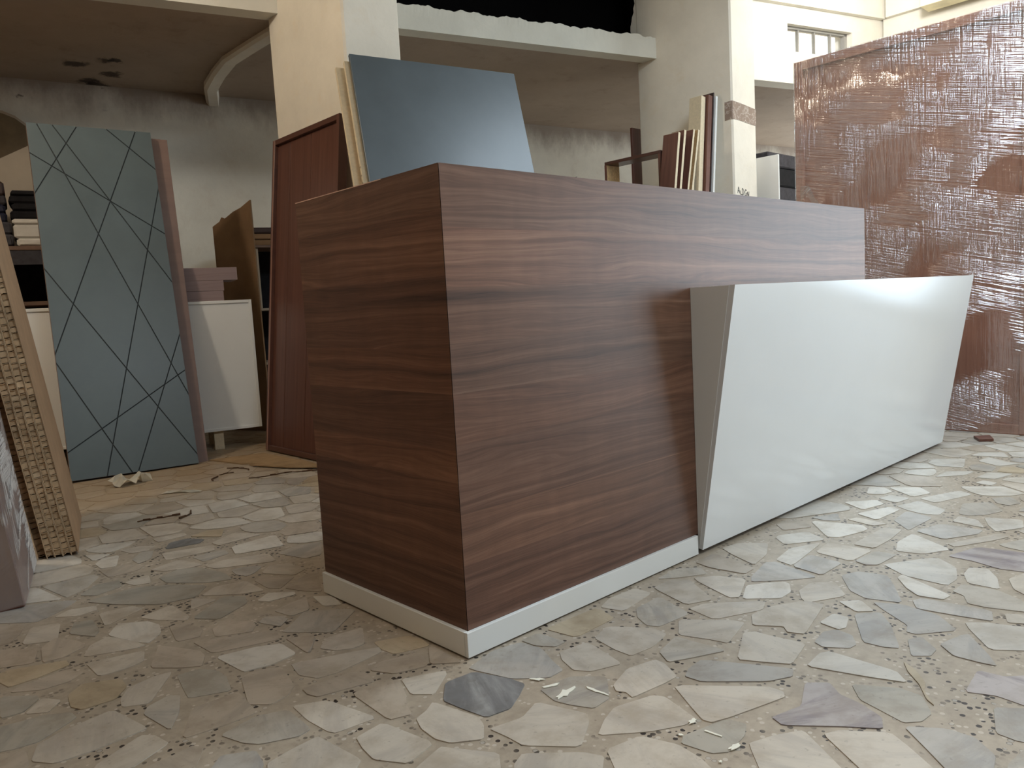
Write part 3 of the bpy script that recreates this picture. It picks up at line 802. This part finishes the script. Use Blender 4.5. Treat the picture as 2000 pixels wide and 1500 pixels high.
# ---------------------------------------------------------------- slate sheet and boards behind it
def back_off(o, yaw, lean, dx, dy):          # shift along a leaning sheet's own width and depth on the floor
    a = R(yaw); return (o[0]+math.cos(a)*dx-math.sin(a)*dy, o[1]+math.sin(a)*dx+math.cos(a)*dy, 0)
DS = (.944, 1.48, 0)
board('slate_sheet', 'large slate grey laminated sheet with white specks leaning on the pillar', 'board', DS, -15.0, 18.157, .942, .018, 2.203, M['dark_slate'], -1.06)
for k, (dx, dy, w_, h_, lab, mt) in enumerate([(-.022, .032, .55, 2.17, 'cream chipboard sheet with drill holes right behind the slate grey sheet', 'cream_edge'),
                                   (-.010, .060, .50, 1.92, 'brown board squeezed between the cream sheets behind the slate sheet', 'tan_board'),
                                   (-.052, .088, .45, 2.15, 'cream chipboard sheet nearest the pillar behind the slate sheet', 'cream_edge')]):
    ob = board('chipboard_sheet', lab, 'board', back_off(DS, -15, 18, dx, dy), -15.0, 18.157, w_, .020, h_, M[mt], -1.06, 'boards behind the slate sheet')
    if k == 0:
        for zz in (1.50, 1.54, 1.585):
            for yy in (.006, .014): box('drill_hole', (-.0006, yy-.0016, zz-.004), (0, yy+.0016, zz+.004), M['dk_brown'], ob, 0)

# ---------------------------------------------------------------- low white cabinet and mauve boards
cw = 1.46; cy = -14.9
cb = thing('low_cabinet', 'low white cabinet with a rimmed front standing on short legs behind the grooved door', 'cabinet', (-.33, 3.706, 0), cy)
z0, z1 = .118, .922
box('body', (.004, .022, z0+.003), (cw-.004, .36, z1-.002), M['white_lam'], cb)
dr = box('front', (.0, .006, z0), (cw, .021, z1), M['white_lam'], cb)
r_ = .018
for lo, hi in (((0, 0, z0), (r_, .0055, z1)), ((cw-r_, 0, z0), (cw, .0055, z1)), ((r_, 0, z0), (cw-r_, .0055, z0+r_)), ((r_, 0, z1-r_), (cw-r_, .0055, z1))):
    box('rim', lo, hi, M['white_lam'], cb)
for x in (.30, 1.20):
    for y in (.03, .28):
        o = box('leg', (x-.028, y, 0), (x+.028, y+.05, z0+.003), M['cream_edge'], cb)
mg = 'mauve boards stacked on the low cabinet'
for z, x1_, t_, lab in ((.0, 1.305, .062, 'lowest mauve wood board in the pile on the white cabinet'), (.0625, 1.31, .063, 'middle mauve wood board in the pile on the white cabinet'), (.126, 1.395, .078, 'thick top mauve wood board in the pile on the white cabinet')):
    o = box('mauve_board', (.42, .03+.004*random.random(), z1+z), (x1_, .30, z1+z+t_), M['mauve'], None, .0015)
    o.matrix_world = frame_matrix((-.33, 3.706, 0), cy); tag(o, lab, 'board', mg)
board('mauve_plank', 'narrow mauve plank leaning against the white cabinet behind the grooved door', 'board', (-.005, 3.40, 0), -14.9, 7, .05, .02, 1.075, M['mauve'])

# ---------------------------------------------------------------- cardboard sheet and cubby shelf in the back corner
pts = [(1.245, 4.2, 0), (1.385, 3.85, 0), (1.372, 3.85, 1.621), (1.335, 3.93, 1.575), (1.31, 4.0, 1.555), (1.28, 4.08, 1.515), (1.27, 4.11, 1.528), (1.262, 4.13, 1.50), (1.239, 4.2, 1.471)]
o = prism('cardboard_sheet', pts, (.012, .005, 0), M['card']); tag(o, 'upright brown cardboard sheet with a torn sloping top in the back corner', 'cardboard')
cu = thing('cubby_shelf', 'dark cubby shelf half hidden behind the framed door', 'shelf', (1.50, 4.25, 0), -11)
box('side', (0, 0, 0), (.018, .35, 1.33), M['shelf'], cu); box('side', (.62, 0, 0), (.638, .35, 1.33), M['shelf'], cu)
box('top', (-.01, -.01, 1.331), (.65, .355, 1.349), M['shelf'], cu)
for z in (.05, .45, .86): box('shelf_board', (.0185, 0, z), (.6195, .34, z+.018), M['beige'], cu)
box('divider', (.07, .01, .879), (.085, .34, 1.33), M['beige'], cu)
box('back', (.0185, .341, .02), (.6195, .35, 1.33), M['blk_cloth'], cu, 0)
for k in range(3):
    bm = bmesh.new(); bm_box(bm, (.02, .02, 0), (.50, .28, .042), .006)
    for v in bm.verts: v.co += Vector((random.uniform(-.006, .006), random.uniform(-.006, .006), random.uniform(-.002, .002) if v.co.z > .02 else 0))
    o = link('folded_carton', bm, M['card' if k != 2 else 'dk_brown']); o.matrix_world = frame_matrix((1.50, 4.25, 1.3495+k*.0455), -11-k*2)
    tag(o, ['bottom folded brown carton on the cubby shelf', 'middle folded brown carton on the cubby shelf', 'dark folded sheet on top of the cartons on the cubby shelf'][k], 'carton', 'folded cartons on the cubby shelf')

# ---------------------------------------------------------------- storage shelf far left
sh = thing('storage_shelf', 'brown storage shelf holding cloth bundles and white cartons behind the grooved door', 'shelf', (-.55, 4.42, 0), -11)
box('side', (0, 0, 0), (.02, .4, 1.30), M['shelf'], sh); box('side', (1.08, 0, 0), (1.10, .4, 1.30), M['shelf'], sh)
for z in (.1, .55, .96, 1.305): box('shelf_board', (0 if z > 1.3 else .0205, 0, z), (1.10 if z > 1.3 else 1.0795, .4, z+.025), M['shelf'], sh)
box('apron', (.0205, .004, 1.215), (1.0795, .02, 1.304), M['grey_box'], sh)
box('back', (.0205, .385, .02), (1.0795, .4, 1.30), M['blk_cloth'], sh, 0)  # black back put in for the darkness inside the shelf
def bundle(name, x0, x1, z, h, mt, lab, cat, grp, y0=.02, y1=.33, tilt=0):
    bm = bmesh.new(); bm_box(bm, (x0, y0, 0), (x1, y1, h), min(.012, h*.3))
    for v in bm.verts: v.co += Vector((random.uniform(-.004, .004), random.uniform(-.004, .004), 0))
    o = link(name, bm, M[mt]); o.matrix_world = frame_matrix((-.55, 4.42, 1.3302+z), -11, 0, tilt); return tag(o, lab, cat, grp)
gB = 'bundles on the storage shelf'
bundle('cloth_bundle', .28, .588, 0, .075, 'grey_box', 'lowest dark grey cloth bundle on the storage shelf', 'bundle', gB)
bundle('cloth_bundle', .28, .585, .0755, .075, 'grey_box', 'second dark grey cloth bundle on the storage shelf', 'bundle', gB)
bundle('cloth_bundle', .25, .570, .151, .055, 'navy', 'lower navy cloth bundle on the storage shelf', 'bundle', gB)
bundle('cloth_bundle', .25, .565, .2065, .05, 'navy', 'upper navy cloth bundle on the storage shelf', 'bundle', gB)
bundle('cloth_bundle', .25, .575, .257, .055, 'grey_box', 'grey cloth bundle under the brown carton on the storage shelf', 'bundle', gB)
bundle('brown_carton', .22, .57, .3125, .085, 'dk_brown', 'dark brown carton on top of the cloth bundles', 'carton', None)
gC = 'white cartons on the storage shelf'
bundle('white_carton', .607, .82, 0, .05, 'white_box', 'bottom white carton under the black bundles on the shelf', 'carton', gC)
bundle('white_carton', .597, .82, .0505, .085, 'white_box', 'thick middle white carton under the black bundles on the shelf', 'carton', gC)
bundle('white_carton', .593, .82, .136, .035, 'white_box', 'flat top white carton under the black bundles on the shelf', 'carton', gC)
for k, lab in enumerate(('lowest black cloth bundle above the white cartons', 'middle black cloth bundle above the white cartons', 'black cloth bundle below the topmost one above the white cartons', 'topmost thin black cloth bundle above the white cartons')):
    bundle('black_bundle', .588+.012*(k % 2), .82, .1715+k*.048, .047 if k < 3 else .03, 'blk_cloth', lab, 'bundle', 'black bundles on the storage shelf')
o = prism('beige_board', [(-.55, 5.02, 0), (.40, 4.83, 0), (.40, 4.83, 2.13), (-.55, 5.02, 1.60)], (.004, .02, 0), M['beige']); tag(o, 'tall beige board with a sloping top edge behind the storage shelf', 'board')
pp = [(-.5, 1.5), (.375, 1.5), (.375, 2.17), (.335, 2.235), (.27, 2.29), (.20, 2.32), (.1, 2.335), (-.5, 2.33)]
o = prism('olive_board', [(a, 5.145-.2*a-.02, b) for a, b in pp], (.003, .015, 0), M['olive'])
bm = bmesh.new()
arc = pp[2:]
for (a, b), (c, d) in zip(arc, arc[1:]):
    bm_prism(bm, [Vector((a, 5.124-.2*a, b)), Vector((c, 5.124-.2*c, d)), Vector((c, 5.124-.2*c, d+.018)), Vector((a+.004, 5.124-.2*a, b+.018))], (.003, .02, 0))
link('rim', bm, M['beige'], o); tag(o, 'olive brown panel with a rounded pale rim on the back wall above the beige board', 'panel')

# ---------------------------------------------------------------- honeycomb door cores, leaning left
ha = 14.83; hl = math.degrees(math.atan(.129))
def honey(k, t_, h_, d_, lab, lightm, N0):
    """panel k of the stack, measured to the left of the stack's right face; local y is thickness (to the left)"""
    e = bpy.data.objects.new('honeycomb_panel', None); COL.objects.link(e)
    a = R(ha); back_ = Vector((math.sin(a), math.cos(a), 0)); right = Vector((math.cos(a), -math.sin(a), 0))
    up = (Vector((0, 0, 1)) - right*.129).normalized(); rn = back_.cross(up).normalized()   # rn points right
    mm = Matrix((back_, -rn, up)).transposed().to_4x4()
    mm.translation = N0 - right*k + Vector((0, 0, .0005)); e.matrix_world = mm
    tag(e, lab, 'panel', 'honeycomb cored panels leaning in a stack')
    sk = .0018
    # skins reach past the core, the outer one with a ragged front edge
    for y0 in (0.0, t_-sk):
        bm = bmesh.new(); nseg = 40; fr = []
        for i in range(nseg+1):
            z = h_*i/nseg; x = random.uniform(-.004, .004) if y0 == 0 else 0
            fr.append((x, z))
        bm_prism(bm, [Vector((x, y0, z)) for x, z in fr] + [Vector((d_, y0, h_)), Vector((d_, y0, 0))], (0, sk, 0))
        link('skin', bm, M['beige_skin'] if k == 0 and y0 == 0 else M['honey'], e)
    bm = bmesh.new(); z = .006; n = 0
    while z < h_-.02:
        st = random.uniform(.017, .025); dx = random.uniform(0, .007); sag = random.uniform(-.003, .003)
        y0, y1 = sk+.0004, t_-sk-.0004; ym = (y0+y1)/2
        # one paper cell: bent floor strip and a recessed face
        for (ya, yb, za, zb) in ((y0, ym, z, z+sag), (ym, y1, z+sag, z+random.uniform(-.002, .002))):
            bm_prism(bm, [Vector((dx, ya, za)), Vector((dx, yb, zb)), Vector((.0215, yb, zb)), Vector((.0215, ya, za))], (0, 0, .0016))
        if True:
            q = dx+random.uniform(.002, .006)
            bm_prism(bm, [Vector((q, y0, z+.003)), Vector((q+random.uniform(-.003, .003), y1, z+.003)), Vector((q, y1, z+st-.0015)), Vector((q+random.uniform(-.003, .003), y0, z+st-.0015))], (.0015, 0, 0))
        z += st
    o = link('paper_core', bm, lightm, e); o['label'] = 'brown paper honeycomb core'
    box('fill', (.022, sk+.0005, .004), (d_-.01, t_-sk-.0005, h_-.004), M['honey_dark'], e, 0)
N0 = Vector((-.386, 1.694, .004))
labs = ['honeycomb cored panel with beige hardboard skin on the outside of the stack', 'second honeycomb cored panel in from the beige hardboard skin', 'third honeycomb cored panel in from the beige hardboard skin', 'fourth honeycomb cored panel in from the beige hardboard skin', 'darker honeycomb cored panel beside the film wrapped slab']
k = 0.0
for i, th in enumerate((.0225, .023, .024, .0235, .026)):
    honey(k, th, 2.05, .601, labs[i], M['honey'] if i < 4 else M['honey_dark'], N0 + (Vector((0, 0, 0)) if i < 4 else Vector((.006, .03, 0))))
    k += th + .0012

# ---------------------------------------------------------------- film wrapped slab at far left
a = R(ha); e = bpy.data.objects.new('wrapped_slab', None); COL.objects.link(e)
back_ = Vector((.252, .968, 0)); right = Vector((.968, -.252, 0)); up = (Vector((0, 0, 1))-right*.10).normalized(); rn = back_.cross(up).normalized()
mm = Matrix((back_, -rn, up)).transposed().to_4x4(); mm.translation = Vector((-.632, 1.237, .002)); e.matrix_world = mm
tag(e, 'reddish brown slab wrapped in milky stretch film beside the honeycomb panels', 'slab')
box('slab', (.004, .004, 0), (.47, .30, 2.0), M['pack_core'], e, .004)
bm = bmesh.new(); bm_box(bm, (0, 0, .003), (.475, .304, 2.004), .006)
bmesh.ops.subdivide_edges(bm, edges=bm.edges[:], cuts=3, use_grid_fill=True)
link('film_wrap', bm, M['film_milky'], e)
bm = bmesh.new()                                # bunched film at the near corner
for i in range(16):
    z = .02+i*.12
    bm_prism(bm, [Vector((.03+.1*random.random(), -.003, z)), Vector((.40, -.003, z+random.uniform(-.02, .12))), Vector((.42, -.003, z+.02+random.uniform(0, .12))), Vector((.1, -.003, z+.015))], (0, .0015, 0))
link('film_folds', bm, M['film_milky'], e)

# ---------------------------------------------------------------- film wrapped door standing behind the counter's far end
pk = thing('wrapped_door', 'tall brown door package wrapped in shiny stretch film behind the counter end', 'package', (3.427, -.285, 0))
py, pz, pt = 1.206, 2.115, .11
box('door_slab', (.0205, 0, 0), (pt, py, pz), M['pack_wood'], pk)
for lo, hi in (((0, 0, 0), (.020, .05, pz)), ((0, py-.05, 0), (.020, py, pz)), ((0, .0505, pz-.05), (.020, py-.0505, pz)), ((0, .0505, 0), (.020, py-.0505, .05))):
    box('rim', lo, hi, M['pack_wood'], pk, .0015)
bm = bmesh.new(); ny, nz = 60, 100
vs = [[None]*(nz+1) for _ in range(ny+1)]
for i in range(ny+1):
    for j in range(nz+1):
        y, z = py*i/ny, .004+(pz)*j/nz
        q = min(1, 6*min(i, ny-i)/ny, 6*min(j, nz-j)/nz)
        vs[i][j] = bm.verts.new((-.003 - .0006*random.random()*q, -.003+(py+.006)*i/ny, z))
for i in range(ny):
    for j in range(nz): bm.faces.new((vs[i][j], vs[i+1][j], vs[i+1][j+1], vs[i][j+1]))
bm_prism(bm, [Vector((-.003, -.004, .004)), Vector((pt+.003, -.004, .004)), Vector((pt+.003, -.004, pz+.004)), Vector((-.003, -.004, pz+.004))], (0, .0008, 0))
bm_prism(bm, [Vector((-.003, py+.003, .004)), Vector((pt+.003, py+.003, .004)), Vector((pt+.003, py+.003, pz+.004)), Vector((-.003, py+.003, pz+.004))], (0, .0008, 0))
link('film_wrap', bm, M['film'], pk, True)
bm = bmesh.new(); prev = None                  # loose tail of film
for i in range(9):
    f = i/8; c = Vector((-.02-.05*f, 1.17-.16*f, 1.36-.10*f + .03*math.sin(f*5)))
    w_ = .045*(1-.5*f)
    row = [bm.verts.new(c+Vector((random.uniform(-.006, .006), 0, s_*w_+random.uniform(-.01, .01)))) for s_ in (-1, -.4, .3, 1)]
    if prev:
        for q in range(3): bm.faces.new((prev[q], row[q], row[q+1], prev[q+1]))
    prev = row
link('film_tail', bm, M['film_milky'], pk, True)

# ---------------------------------------------------------------- boards leaning on the right pillar
gR = 'boards leaning on the taped pillar'
def rboard(name, x_at, z_at, lean, near, width, t_, h_, face, lab, edge=None):
    x0 = x_at - math.tan(R(lean))*z_at - t_
    return board(name, lab, 'board', (x0, near+width, 0), -90, lean, width, t_, h_, face, 0, gR, edge)
rboard('brown_board', 3.338, 1.858, 10.4, 1.66, .12, .021, 1.885, M['brown'], 'short brown board with pale edge next to the open box frame', M['cream_edge'])
rboard('brown_board', 3.401, 1.858, 11.0, 1.66, .10, .021, 1.91, M['brown'], 'second short brown board from the open box frame', M['cream_edge'])
rboard('brown_board', 3.498, 1.858, 13.0, 1.66, .12, .017, 1.94, M['brown'], 'third short brown board from the open box frame, leaning more', M['cream_edge'])
rboard('brown_board', 3.553, 1.858, 13.8, 1.66, .12, .017, 1.95, M['tan_board'], 'tan board leaning furthest among the short boards', M['cream_edge'])
rboard('dark_board', 3.715, 1.80, 6.5, 1.80, .14, .024, 1.84, M['dk_brown'], 'dark brown board between short and tall boards', M['cream_edge'])
rboard('tall_plank', 3.833, 2.18, 6.5, 1.78, .10, .050, 2.19, M['cream_edge'], 'tall cream plank beside the taped pillar')
rboard('tall_plank', 3.890, 2.18, 6.5, 1.76, .10, .046, 2.20, M['brown'], 'tall reddish brown plank between cream and white edged boards')
rboard('tall_plank', 3.905, 2.18, 6.5, 1.755, .12, .010, 2.225, M['dk_brown'], 'thin dark board standing highest beside the taped pillar')
rboard('tall_plank', 3.934, 2.18, 6.5, 1.745, .14, .020, 2.20, M['white_lam'], 'tall white edged board closest to the taped pillar')
bx = thing('box_frame', 'open brown box frame with raw tan inner side leaning near the taped pillar', 'frame', (3.30, 1.80, 0))
box('top_board', (0, 0, 1.745), (.14, .48, 1.766), M['mahogany_x'], bx); box('side_board', (0, .4605, 0), (.14, .48, 1.7445), M['tan_board'], bx)
box('side_board', (0, 0, 0), (.14, .0195, 1.7445), M['brown'], bx); box('bottom_board', (.0, .02, .05), (.14, .46, .07), M['brown'], bx)
o = box('edge_strip', (-.0015, .4605, 0), (0, .48, 1.7445), M['brown'], bx, 0)
o = prism('brown_offcut', [(2.98, 2.42, 0), (3.16, 2.42, 0), (3.16, 2.42, 1.68), (2.98, 2.42, 1.60)], (0, .018, 0), M['dk_brown']); tag(o, 'low dark offcut with sloping top left of the box frame', 'board')
board('narrow_plank', 'narrow reddish plank standing behind the taped pillar', 'board', (4.02, 2.58, 0), 0, 0, .16, .02, 2.15, M['brown'])
board('white_sheet', 'white sheet standing along the right side of the taped pillar', 'board', (4.41, 2.25, 0), -90, 0, .70, .018, 1.795, M['white_lam'])
gD = 'dark packs stacked in the right bay'
zz = 0
for k, (h_, mt) in enumerate(((1.42, 'navy'), (.17, 'dk_brown'), (.13, 'grey_box'), (.16, 'blk_cloth'), (.12, 'grey_box'))):
    o = box('dark_pack', (5.3, 2.15-.01*k, zz), (6.5, 2.6, zz+h_), M[mt], None, .01); tag(o, ['tall navy pack at the bottom of the pile in the right bay', 'dark brown pack on the navy one in the right bay', 'dark grey pack halfway up the pile in the right bay', 'black pack near the top of the pile in the right bay', 'grey pack on top of the pile in the right bay'][k], 'pack', gD); zz += h_+.0005

# tape and handwriting on the pillar
bm = bmesh.new()
row0 = [(3.9788, 1.72, 2.145, 2.018), (3.9788, 1.664, 2.146, 2.022), (3.985, 1.6588, 2.146, 2.022), (4.08, 1.6588, 2.142, 2.02), (4.19, 1.6588, 2.133, 2.012), (4.30, 1.6588, 2.124, 2.006)]
rows = []
for i, (x, y, a_, b_) in enumerate(row0):
    ox, oy = (-.0007, 0) if i < 1 else ((-.0006, -.0006) if i < 3 else (0, -.0007))
    rows.append([bm.verts.new(q) for q in ((x, y, b_), (x, y, a_), (x+ox, y+oy, a_), (x+ox, y+oy, b_))])
for a_, b_ in zip(rows, rows[1:]):
    for q in range(4): bm.faces.new((a_[q], b_[q], b_[(q+1) % 4], a_[(q+1) % 4]))
bm.faces.new(rows[0]); bm.faces.new(rows[-1][::-1])
o = link('packing_tape', bm, M['tape']); tag(o, 'wide brown packing tape stuck around the plaster pillar', 'tape')
GL = {'A': [[(0, 0), (.3, 1), (.62, 0)], [(.1, .38), (.5, .38)]], 'L': [[(0, .55), (.02, 0), (.5, -.05)]], 'D': [[(.05, 0), (.05, 1), (.4, .9), (.58, .5), (.4, .1), (.05, 0)]],
      'G': [[(.6, .85), (.3, 1), (.05, .6), (.12, .12), (.4, 0), (.6, .2), (.58, .45), (.36, .45)]], 'N': [[(0, 0), (.04, .8), (.5, .1), (.56, .85)]]}
bm = bmesh.new(); cx = 4.022; s_ = .046
for i, ch in enumerate('ALDGN'):
    for st in GL[ch]:
        for (x0, y0), (x1, y1) in zip(st, st[1:]):
            zb = 1.506 - .012*i*.4
            p0 = Vector((cx+x0*s_, 1.6592, zb+y0*s_)); p1 = Vector((cx+x1*s_, 1.6592, zb+y1*s_)); d_ = (p1-p0).normalized(); n_ = Vector((-d_.z, 0, d_.x))*.0032
            bm_prism(bm, [p0-n_, p1-n_, p1+n_, p0+n_], (0, .0006, 0))
    cx += s_*(.78 if ch != 'L' else .5)
o = link('handwriting', bm, M['ink']); tag(o, 'grey handwritten letters on the pillar above the counter', 'writing')

# ---------------------------------------------------------------- litter on the floor
def crumple(name, c, w_, d_, h_, mt, lab, cat, rot=0, seed=1, grp=None):
    rr = random.Random(seed); bm = bmesh.new(); n = 5; g = [[None]*(n+1) for _ in range(n+1)]
    for i in range(n+1):
        for j in range(n+1):
            g[i][j] = bm.verts.new(((i/n-.5)*w_+rr.uniform(-.12, .12)*w_/n*2, (j/n-.5)*d_+rr.uniform(-.12, .12)*d_/n*2, .002+h_*rr.random()*(1 if 0 < i < n else .7)))
    for i in range(n):
        for j in range(n): bm.faces.new((g[i][j], g[i+1][j], g[i+1][j+1], g[i][j+1]))
    bmesh.ops.solidify(bm, geom=bm.faces[:], thickness=.001)
    mz = min(v.co.z for v in bm.verts)
    for v in bm.verts: v.co.z -= mz
    o = link(name, bm, M[mt]); o.location = (*c, 0); o.rotation_euler.z = R(rot); return tag(o, lab, cat, grp)
crumple('paper_scrap', (.135, 2.84), .17, .10, .055, 'white_paper', 'crumpled pale paper scrap in front of the grooved door', 'paper', 20, 3)
crumple('paper_strip', (.225, 2.385), .17, .035, .012, 'white_paper', 'flat pale paper strip on the dusty floor', 'paper', -42, 4)
def flat(name, pts, t_, mt, lab, cat, z=0.0, grp=None):
    o = prism(name, [(x, y, z) for x, y in pts], (0, 0, t_), M[mt]); return tag(o, lab, cat, grp)
flat('cardboard_flap', [(.64, 3.10), (.93, 3.02), (.945, 2.62), (.82, 2.66), (.70, 2.80)], .005, 'card_floor', 'large flattened cardboard piece at the foot of the framed door', 'cardboard')
flat('cardboard_flap', [(.70, 2.70), (.81, 2.64), (.94, 2.58), (.925, 2.25), (.80, 2.42)], .006, 'card_floor', 'smaller flattened cardboard piece beside the counter end', 'cardboard', .0052)
def twig(c, rot, n, lab, seed, grp='wood shavings on the floor'):
    rr = random.Random(seed); bm = bmesh.new(); p0 = Vector((0, 0, .004)); ang_ = 0
    for i in range(n):
        ang_ += rr.uniform(-.6, .6); d_ = Vector((math.cos(ang_), math.sin(ang_), 0))*rr.uniform(.02, .04); n_ = Vector((-d_.y, d_.x, 0)).normalized()*rr.uniform(.0016, .0034)
        p1 = p0+d_; bm_prism(bm, [p0-n_-Vector((0, 0, .004)), p1-n_-Vector((0, 0, .004)), p1+n_-Vector((0, 0, .004)), p0+n_-Vector((0, 0, .004))], (0, 0, .003+rr.uniform(0, .005))); p0 = p1
    o = link('wood_shaving', bm, M['twig']); o.location = (*c, 0); o.rotation_euler.z = R(rot); return tag(o, lab, 'shaving', grp)
twig((.60, 2.76), -25, 6, 'dark strip of shavings along the large cardboard piece', 1); twig((.56, 2.40), -72, 9, 'tangled dark shavings beside the smaller cardboard piece', 2)
twig((.80, 2.30), -10, 5, 'short dark shaving next to the counter end', 3); twig((-.10, 1.98), 25, 6, 'long thin shaving on the stones near the honeycomb stack', 4)
twig((.03, 1.88), 15, 4, 'short thin shaving beside the long one on the stones', 5); twig((.42, 2.50), 60, 3, 'small curled shaving between paper strip and cardboard', 6)
twig((.50, 2.62), 20, 3, 'small dark shaving behind the curled one', 7)
flat('wood_offcut', [(3.155, -.135), (3.24, -.085), (3.30, -.14), (3.20, -.185)], .012, 'brown', 'small reddish brown offcut lying in front of the wrapped door', 'offcut')
# dried white plaster splashes near the counter corner
def splash(c, w_, h_, rot, seed, lab):
    rr = random.Random(seed); bm = bmesh.new(); pts = []
    for i in range(14):
        a_ = i/14*2*math.pi; q = rr.uniform(.45, 1.0); pts.append(Vector((math.cos(a_)*w_*q, math.sin(a_)*h_*q, 0)))
    bm_prism(bm, pts, (0, 0, .0012)); o = link('plaster_splash', bm, M['splash']); o.location = (*c, -.0002); o.rotation_euler.z = R(rot); return tag(o, lab, 'splash', 'dried plaster splashes on the floor')
M['splash'] = plain('dried_plaster', (232, 228, 212), .85, .04)
splash((0.025, -0.194), 0.019, 0.006, -54, 20, 'small white plaster smear between the slate stone and counter corner')
splash((0.025, -0.236), 0.026, 0.007, -22, 21, 'left arm of the forked white plaster splash')
splash((0.021, -0.277), 0.035, 0.012, 6, 22, 'broad middle arm of the forked white plaster splash')
splash((0.068, -0.316), 0.038, 0.006, -87, 23, 'long right arm of the forked white plaster splash')
splash((0.047, -0.538), 0.006, 0.004, -70, 24, 'small white plaster fleck in the terrazzo gap')
splash((0.099, -0.529), 0.014, 0.007, 4, 25, 'white plaster fleck at the tip of a cream stone')
splash((0.077, -0.629), 0.019, 0.007, -1, 26, 'forked white plaster fleck beside a green-grey stone')
splash((0.023, -0.635), 0.004, 0.004, -24, 27, 'tiny round white plaster fleck in the brown joint')
splash((0.089, -0.581), 0.031, 0.004, -86, 28, 'thin white plaster streak across a green-grey stone')
